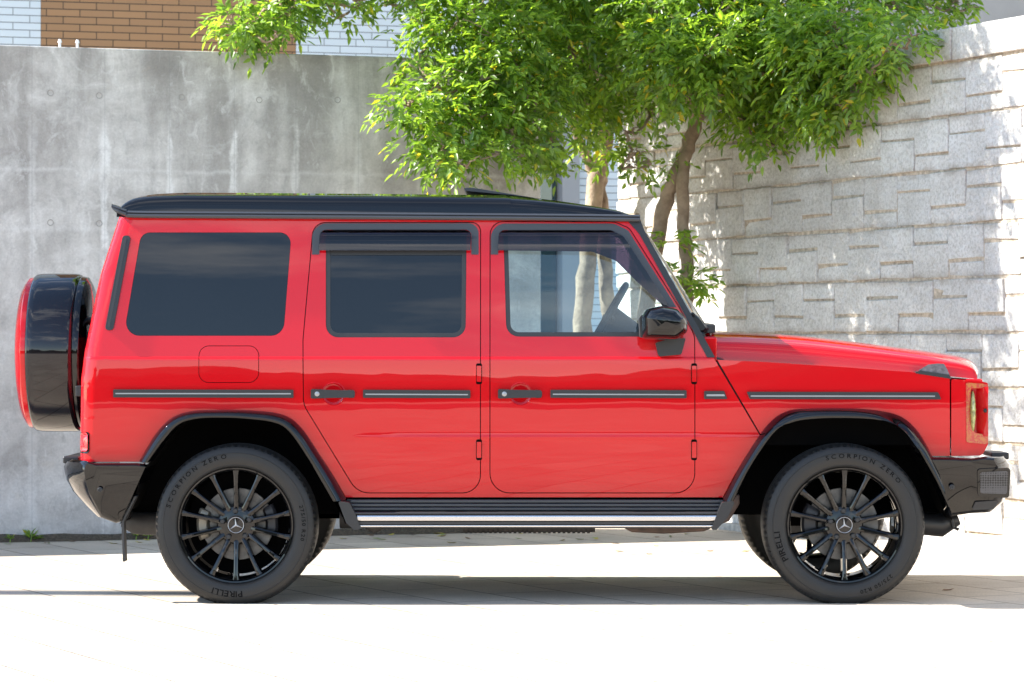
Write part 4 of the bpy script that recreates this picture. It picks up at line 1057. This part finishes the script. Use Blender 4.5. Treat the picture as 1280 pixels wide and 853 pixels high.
# ================================================================== TREES
def leaf_mat():
    m = bpy.data.materials.new('ash_leaf'); m.use_nodes = True; nt = m.node_tree; nt.nodes.clear()
    out = N(nt, 'OutputMaterial'); d = N(nt, 'BsdfPrincipled'); tr = N(nt, 'BsdfTranslucent'); mixs = N(nt, 'MixShader')
    geo = N(nt, 'NewGeometry'); r = N(nt, 'ValToRGB'); e = r.color_ramp.elements
    e[0].color = (.070, .140, .022, 1); e[1].color = (.205, .315, .046, 1); e[1].position = .9
    q = e.new(.985); q.color = (.40, .33, .03, 1); e[1].position = .97
    nt.links.new(geo.outputs['Random Per Island'], r.inputs[0]); nt.links.new(r.outputs[0], d.inputs['Base Color'])
    d.inputs['Roughness'].default_value = .38; d.inputs['Specular IOR Level'].default_value = .55
    g = N(nt, 'MixRGB', blend_type='MULTIPLY'); g.inputs[0].default_value = 1; g.inputs[2].default_value = (2.8, 2.7, 1.15, 1); nt.links.new(r.outputs[0], g.inputs[1]); nt.links.new(g.outputs[0], tr.inputs['Color'])
    mixs.inputs[0].default_value = .42
    nt.links.new(d.outputs[0], mixs.inputs[1]); nt.links.new(tr.outputs[0], mixs.inputs[2]); nt.links.new(mixs.outputs[0], out.inputs[0])
    return m
M_leaf = leaf_mat()
def bark_mat():
    m, nt, b = mat('smooth_bark'); t = N(nt, 'TexCoord'); n = N(nt, 'TexNoise', i_Scale=7, i_Detail=8, i_Roughness=.65); nt.links.new(t.outputs['Object'], n.inputs['Vector'])
    r = N(nt, 'ValToRGB'); e = r.color_ramp.elements; e[0].position = .32; e[0].color = (.15, .10, .065, 1); e[1].position = .66; e[1].color = (.38, .285, .20, 1); nt.links.new(n.outputs['Fac'], r.inputs[0]); nt.links.new(r.outputs[0], b.inputs['Base Color'])
    k = N(nt, 'Bump', i_Strength=.5, i_Distance=.015); n2 = N(nt, 'TexNoise', i_Scale=35, i_Detail=6); nt.links.new(t.outputs['Object'], n2.inputs['Vector']); nt.links.new(n2.outputs['Fac'], k.inputs['Height']); nt.links.new(k.outputs[0], b.inputs['Normal']); b.inputs['Roughness'].default_value = .8
    return m
M_bark = bark_mat()

def leaflets(P0, D, UP, L, W):
    """arrays of folded leaflets: base, direction, face normal, length, width -> verts (n*6), faces"""
    n = len(P0); Sd = np.cross(D, UP); Sd /= np.linalg.norm(Sd, axis=1, keepdims=True)+1e-9
    Nn = np.cross(Sd, D)
    L = L[:, None]; W = W[:, None]
    v = np.empty((n, 6, 3))
    v[:, 0] = P0; v[:, 1] = P0+D*L*.32+Sd*W*.5+Nn*W*.14; v[:, 2] = P0+D*L*.68+Sd*W*.36+Nn*W*.06-Nn*L*.04
    v[:, 3] = P0+D*L-Nn*L*.13; v[:, 4] = P0+D*L*.68-Sd*W*.36+Nn*W*.06-Nn*L*.04; v[:, 5] = P0+D*L*.32-Sd*W*.5+Nn*W*.14
    return v
def crown_mesh(name, blobs, dens, leafscale=1.0, npair=3):
    """pinnate leaves scattered through ellipsoid clumps: (centre, radii)"""
    allv = []
    for c, rad, k in blobs:
        c = np.array(c); rad = np.array(rad)
        vol = rad.prod()**(1/3.)
        n = max(4, int(dens*k*vol**2.35))
        d = rng.normal(size=(n, 3)); d /= np.linalg.norm(d, axis=1, keepdims=True)
        rr = rng.random(n)**(1/2.2)
        # uneven outline: the radius varies with direction
        lump = 1+.28*np.sin(3.1*d[:, 0]*2+c[0]*5)*np.sin(2.7*d[:, 2]*2+c[2]*4)+.18*np.sin(7*d[:, 1]+5*d[:, 2]+c[1])
        p = c+d*rad*(rr*lump)[:, None]
        # rachis direction: outwards, drooping
        ax = d*np.array([1, 1, .55])+rng.normal(size=(n, 3))*.45+np.array([0, 0, -.12]); ax /= np.linalg.norm(ax, axis=1, keepdims=True)
        upv = np.tile(np.array([0, 0, 1.]), (n, 1))+rng.normal(size=(n, 3))*.35+np.array([-.15, -.1, 0])
        sd = np.cross(ax, upv); sd /= np.linalg.norm(sd, axis=1, keepdims=True)+1e-9; nn = np.cross(sd, ax)
        RL = (.11+.07*rng.random(n))*leafscale
        for i in range(npair):
            f = .30+.62*i/npair
            b0 = p+ax*(RL*f)[:, None]-np.array([0, 0, 1])*(RL*f*f*.35)[:, None]
            for s in (-1, 1):
                dd = ax*.62+sd*s*.78+rng.normal(size=(n, 3))*.20+np.array([0, 0, -.22]); dd /= np.linalg.norm(dd, axis=1, keepdims=True)
                u = nn+rng.normal(size=(n, 3))*.22
                allv.append(leaflets(b0, dd, u, (.055+.03*rng.random(n))*leafscale, (.023+.010*rng.random(n))*leafscale))
        b0 = p+ax*(RL*.95)[:, None]-np.array([0, 0, 1])*(RL*.33)[:, None]
        dd = ax+rng.normal(size=(n, 3))*.2+np.array([0, 0, -.35]); dd /= np.linalg.norm(dd, axis=1, keepdims=True)
        allv.append(leaflets(b0, dd, nn+rng.normal(size=(n, 3))*.2, (.065+.03*rng.random(n))*leafscale, (.026+.010*rng.random(n))*leafscale))
    V = np.concatenate(allv).reshape(-1, 3); n = len(V)//6
    base = np.arange(n)[:, None]*6
    Fc = np.concatenate([base+np.array([[0, 1, 2, 3]]), base+np.array([[3, 4, 5, 0]])], 1).reshape(-1, 4)
    me = bpy.data.meshes.new(name); me.vertices.add(len(V)); me.vertices.foreach_set('co', V.astype(np.float32).ravel())
    me.loops.add(Fc.size); me.loops.foreach_set('vertex_index', Fc.astype(np.int32).ravel())
    me.polygons.add(len(Fc)); me.polygons.foreach_set('loop_start', np.arange(0, Fc.size, 4, dtype=np.int32)); me.polygons.foreach_set('loop_total', np.full(len(Fc), 4, dtype=np.int32))
    me.update(); me.validate(); return me
def blob(x, y, r, Y, k=1.0, sy=1.15, sx=1.0, sz=.85):
    if x > 780 and y > 15:      # keep the clump in front of the block wall
        for _ in range(3): Y = min(Y, 22.93-2.224*((x-640)*Y/F-.8)-.22-.75*r*Y/F)
    c = px(x, y, Y); q = r*Y/F
    return ((c.x, c.y, c.z), (q*sx, q*sy, q*sz), k)
def limb(bm, pts, r0, r1, n=10, wob=.012):
    p = catmull([Vector(q) for q in pts], 5); m_ = len(p)
    p = [v+Vector((random.uniform(-wob, wob), random.uniform(-wob, wob), 0)) for v in p]
    tube(bm, p, [(r0+(r1-r0)*(i/(m_-1))**.8)*random.uniform(.94, 1.06) for i in range(m_)], n)
def tree(label, base, stems, blobs, dens, sprouts=()):
    t = empty('broadleaf_tree', base); off = Vector(base)
    tag(t, label, 'tree', 'broadleaf trees behind the car')
    bm = bmesh.new(); tops = []
    for pts, r0, r1 in stems:
        limb(bm, [v-off for v in pts], r0, r1); tops += pts[-4:] if pts[-1].z > 3.0 else pts[-1:]
    for c, rad, k in sorted(blobs, key=lambda q: min((v-Vector(q[0])).length for v in tops)):      # limbs out to the clumps
        c = Vector(c)
        a = min(tops, key=lambda v: (v-c).length); tops.append(c)
        mid = a.lerp(c, .5)+Vector((random.uniform(-.1, .1), random.uniform(-.1, .1), -.05-.08*(c-a).length))
        limb(bm, [a-off, mid-off, c-off], .012, .005, 6, .02)
        for q in range(3):
            e = c+Vector((random.uniform(-1, 1)*rad[0], random.uniform(-1, 1)*rad[1], random.uniform(-.7, .9)*rad[2]))
            limb(bm, [mid.lerp(c, .6)-off, c.lerp(e, .5)-off, e-off], .009, .003, 5, .01)
    obj('trunk', bm, M_bark, t, 60)
    bl = [(tuple(Vector(c)-off), r, k) for c, r, k in list(blobs)+list(sprouts)]
    obj('crown', crown_mesh('crown', bl, dens, .86), M_leaf, t)
    return t
DENS = 3300
# left tree: two slender stems that meet above the roof line, crown spreading left
YL = 22.6
La = [px(724, 520, YL), px(727, 420, YL), px(735, 330, YL), px(744, 240, YL), px(756, 175, YL), px(770, 110, YL), px(762, 20, YL)]
Lb = [px(774, 520, YL+.1), px(765, 420, YL+.1), px(757, 340, YL+.1), px(750, 250, YL+.1), px(752, 215, YL)]
Lc = [px(744, 240, YL), px(735, 200, YL), px(700, 130, YL-.3), px(640, 70, YL-.6)]
Ld = [px(756, 175, YL), px(735, 60, YL-.6), px(660, -60, YL-1.2), px(540, -110, YL-1.7), px(430, -75, YL-1.9), px(350, -10, YL-2.1)]
blobsL = [blob(508, 130, 32, 19.9, 1.2), blob(545, 162, 46, 20.1), blob(556, 192, 34, 19.9), blob(592, 150, 50, 20.2), blob(545, 108, 38, 20.2), blob(600, 100, 52, 20.3), blob(640, 165, 44, 20.2),
          blob(620, 192, 28, 20.0, .9), blob(582, 206, 20, 19.8, 1.), blob(665, 120, 54, 20.4), blob(690, 172, 38, 20.6, .8), blob(640, 55, 60, 20.4), blob(575, 30, 48, 20.5), blob(540, 45, 36, 20.5, .8), blob(522, 75, 22, 20.4, .8),
          blob(715, 70, 58, 20.8), blob(735, 130, 48, 21.2), blob(752, 180, 28, 21.8, .8), blob(600, -30, 70, 20.7), blob(690, -25, 75, 20.8), blob(770, -10, 70, 21.4), blob(520, -10, 40, 20.8), blob(705, 205, 17, 20.6, .8), blob(655, 195, 18, 20.1, .8),
          blob(640, -120, 100, 21.3, .8), blob(740, -130, 110, 21.6, .8), blob(560, -90, 70, 21.4, .8), blob(680, -240, 110, 21.6, .7),
          blob(735, 40, 60, 22.6), blob(660, 30, 55, 22.0), blob(745, 95, 45, 22.6, .8), blob(690, 110, 50, 21.6, .8), blob(630, 120, 45, 21.0, .8),
          blob(287, 26, 18, 20.4, 1.8), blob(310, 34, 24, 20.4, 1.8), blob(330, 10, 26, 20.5, 1.7), blob(360, 20, 24, 20.5, 1.5), blob(375, -6, 26, 20.6, 1.5), blob(410, 2, 20, 20.7, 1.4), blob(345, 45, 15, 20.3, .9), blob(445, -6, 24, 20.8, .8), blob(432, 18, 10, 20.7, .8), blob(482, 4, 14, 20.9, .8), blob(480, -20, 30, 21, .8), blob(324, -50, 35, 20.7, .8), blob(410, -60, 50, 20.9, .7)]
# the crown also reaches forward above the frame and shades the block wall
for (X, Y, Z, r) in ((-1.5, 19.0, 4.6, .55), (-.8, 19.05, 4.5, .5), (-.2, 19.0, 4.35, .52), (-1.1, 19.3, 4.9, .65), (-.4, 19.9, 4.05, .42), (-1.3, 19.95, 4.55, .5), (-.3, 19.3, 5.0, .7), (.4, 19.15, 4.6, .65), (.5, 19.6, 4.8, .7), (-.6, 19.15, 5.4, .6), (-1.8, 19.4, 5.3, .6)):
    blobsL.append(((X, Y, Z), (r*1.1, r*.95, r*.75), .75))
tree('broad leafy tree with two slender stems, its crown overhanging the concrete wall', (px(745, 520, YL).x, YL, 0), [(La, .075, .05), (Lb, .062, .045), (Lc, .04, .025), (Ld, .04, .008)], blobsL, DENS)
# right tree: leaning trunk plus a straight stem, crown against the block wall
YR = 21.4
Ra = [px(800, 520, YR), px(806, 400, YR), px(822, 300, YR), px(836, 240, YR), px(856, 195, YR), px(872, 150, YR), px(890, 105, YR), px(925, 40, YR), px(950, -40, YR)]
Rb = [px(862, 520, YR-.1), px(858, 400, YR-.1), px(858, 340, YR-.1), px(853, 270, YR-.1), px(853, 215, YR-.05), px(862, 180, YR)]
Rc = [px(872, 150, YR), px(850, 100, YR-.2), px(830, 40, YR-.3)]
blobsR = [blob(800, 70, 48, 20.7), blob(835, 55, 52, 20.3), blob(880, 75, 52, 20.2), blob(845, 105, 38, 20.3), blob(915, 55, 48, 20.3), blob(890, 108, 28, 20.4, .8), blob(925, 105, 38, 20.6), blob(900, 25, 55, 20.5), blob(820, 10, 60, 20.6), blob(790, 120, 36, 21.3, .8), blob(812, 140, 22, 21.2, .7), 
          blob(955, 130, 40, 20.9), blob(950, 165, 26, 20.7, .8), blob(985, 90, 52, 20.7), blob(1020, 120, 42, 20.5), blob(1005, 145, 24, 20.4, .8), blob(1060, 75, 48, 20.3), blob(1090, 90, 27, 20.1), blob(1045, 30, 52, 20.4), blob(1115, 50, 42, 20.1), blob(1140, 40, 22, 20.0, .8), blob(975, 20, 58, 20.7), blob(1105, 5, 50, 20.3), blob(1160, 5, 32, 20.6, .8), blob(1195, -2, 24, 20.6, .8), blob(1215, 8, 14, 20.6, .8), blob(1070, 115, 24, 20.2, .8),
          blob(905, -50, 80, 20.8), blob(1000, -60, 90, 20.7), blob(1095, -70, 80, 20.6, .8), blob(830, -80, 80, 21, .8), blob(960, -170, 110, 21, .7), blob(1060, -180, 90, 21, .7), blob(870, -190, 90, 21, .7), blob(1180, -50, 36, 20.6, .8),
          blob(900, 60, 55, 21.6), blob(960, 70, 55, 21.5), blob(840, 90, 45, 21.8), blob(1010, 60, 50, 21.2),
          blob(930, 150, 34, 20.7), blob(975, 150, 30, 20.5), blob(950, 175, 18, 20.5, .9), blob(1010, 130, 40, 20.6), blob(1040, 150, 22, 20.3, .9), blob(1082, 105, 20, 20.1, .8), blob(1055, 130, 30, 20.3), blob(1010, 40, 50, 21.0), blob(925, 135, 24, 21.0, .8), blob(785, 165, 13, 20.9, 1.0), blob(797, 190, 15, 20.9, 1.2), blob(813, 205, 10, 20.9, 1.0), blob(790, 208, 8, 20.9, 1.)]
spr = [blob(838, 300, 13, 21.2, 2.2), blob(862, 352, 20, 21.1, 2.2), blob(878, 348, 10, 21.1, 2), blob(842, 205, 10, 21.2, 2.0), blob(848, 345, 9, 21.1, 2)]
tree('leafy tree with a leaning trunk in front of the pale block wall', (px(835, 520, YR).x, YR, 0), [(Ra, .064, .035), (Rb, .046, .04), (Rc, .035, .025)], blobsR, DENS, spr)

# ------------------------------------------------------------------ small plants and fallen leaves
def weed(x, y, h, n, label):
    t = empty('weed', (x, y, .02)); P0, D, U, L_, W_ = [], [], [], [], []
    for i in range(n):
        a = random.uniform(0, 2*PI); e = random.uniform(.2, 1.1); d = Vector((math.cos(a)*math.cos(e), math.sin(a)*math.cos(e), math.sin(e)))
        for k in (.3, .6, 1): P0.append(tuple(d*h*k*.5)); D.append(tuple((d+Vector((random.uniform(-.6, .6), random.uniform(-.6, .6), -.1))).normalized())); U.append((0, 0, 1)); L_.append(h*random.uniform(.4, .7)); W_.append(h*random.uniform(.16, .28))
    v = leaflets(np.array(P0), np.array(D), np.array(U)+rng.normal(size=(len(P0), 3))*.1, np.array(L_), np.array(W_)).reshape(-1, 3)
    fc = []
    for i in range(len(P0)): fc += [(6*i, 6*i+1, 6*i+2, 6*i+3), (6*i+3, 6*i+4, 6*i+5, 6*i)]
    me = bpy.data.meshes.new('leaves'); me.from_pydata([tuple(q) for q in v], [], fc); me.update(); obj('leaves', me, M_leaf, t)
    bm = bmesh.new(); tube(bm, [(0, 0, -.02), (.005, 0, h*.3), (.01, .005, h*.55)], [.004, .003, .002], 6); obj('stem', bm, M_leaf, t, 40)
    tag(t, label, 'weed', 'weeds along the wall foot')
def wall_front(pxx, d=.07):
    k = (pxx-640)/F; X = k*(20+.344*3.19)/(1-.344*k); return X+d*math.sin(WA), wallY(X)-d*math.cos(WA)
for pxx, h, n, lb in ((36, .085, 10, 'taller green weed at the foot of the concrete wall below the spare wheel'), (10, .045, 8, 'low green weed at the foot of the wall, leftmost in view'), (167, .06, 9, 'green weed at the wall foot behind the mud flap'), (182, .05, 7, 'small green weed at the wall foot beside the rear tyre')):
    x, y = wall_front(pxx); weed(x, y, h, n, lb)
M_fl = [simple('fallen_leaf_yellow', (.45, .36, .05), .6), simple('fallen_leaf_green', (.22, .36, .05), .6), simple('fallen_leaf_brown', (.20, .10, .05), .7)]
def fallen(x, y, s, m, rz):
    me = bpy.data.meshes.new('fallen_leaf')
    pts = [(0, 0, .004), (.3, .2, .012), (.7, .15, .010), (1, 0, .02), (.7, -.15, .012), (.3, -.2, .006), (.35, 0, .003), (.7, 0, .004)]
    me.from_pydata([(q[0]*s, q[1]*s*1.2, q[2]*s*8) for q in pts], [], [(0, 6, 1), (1, 6, 7, 2), (2, 7, 3), (0, 5, 6), (5, 4, 7, 6), (4, 3, 7)]); me.update()
    o = obj('fallen_leaf', me, m, None, 60); o.location = (x, y, .001); o.rotation_euler = (0, 0, rz); return o
FL = [(410, 664, 0, 'yellow'), (436, 663, 0, 'yellow'), (452, 665, 0, 'yellow'), (466, 664, 0, 'yellow'), (484, 675, 1, 'green'), (545, 671, 0, 'yellow'), (553, 668, 0, 'yellow'), (571, 679, 0, 'yellow'), (588, 674, 2, 'brown'), (652, 668, 0, 'yellow'), (653, 674, 1, 'green'), (680, 667, 1, 'green'), (730, 675, 1, 'green'), (739, 673, 1, 'green'), (744, 675, 0, 'yellow'), (775, 680, 2, 'brown'), (816, 672, 2, 'brown'), (824, 683, 1, 'green'), (840, 671, 1, 'green'), (862, 668, 0, 'yellow'), (884, 690, 2, 'brown'), (815, 693, 2, 'brown'), (780, 690, 0, 'yellow'), (700, 676, 0, 'yellow'), (600, 666, 0, 'yellow'), (925, 690, 0, 'yellow'), (1177, 739, 2, 'brown')]
for i, (x, y, mi, cn) in enumerate(FL):
    Y = F*H/(y-HY); X = (x-640)*Y/F
    o = fallen(X, Y, random.uniform(.05, .085), M_fl[mi], random.uniform(0, 6))
    where = 'behind the rear wheel' if x < 500 else 'behind the middle of the car' if x < 760 else 'behind the front wheel'
    if x == 1177: tag(o, 'dark brown leaf scrap on the paving right of the front wheel', 'fallen leaf', 'fallen leaves on the paving')
    else: tag(o, f'{cn} fallen leaf on the pale paving {where}', 'fallen leaf', f'{cn} fallen leaves {where}')

# unseen pole added far left to cast the soft shadow band along the paving
bm = bmesh.new(); tube(bm, [(0, 0, -.05), (0, 0, 9), (0, 0, 18)], [.24, .2, .15], 32)
pole = obj('shadow_pole', bm, simple('pole_concrete', (.42, .41, .39), .85, bump=.2, bscale=40), None, 40); pole.location = (-19.5, 16.75, 0)
tag(pole, 'tall tapered pole added out of frame to cast a soft shadow left of the car', 'pole')

for i in range(16):
    x, y = wall_front(random.uniform(405, 560) if i < 9 else random.uniform(5, 185), random.uniform(.10, .45))
    k = i % 3
    o = fallen(x, y, random.uniform(.04, .07), M_fl[k], random.uniform(0, 6)); cn = ('yellow', 'green', 'brown')[k]
    w_ = 'behind the middle of the car' if i < 9 else 'left of the rear wheel'
    tag(o, f'small {cn} leaf fallen by the concrete wall foot {w_}', 'fallen leaf', f'{cn} leaves by the wall foot {w_}')
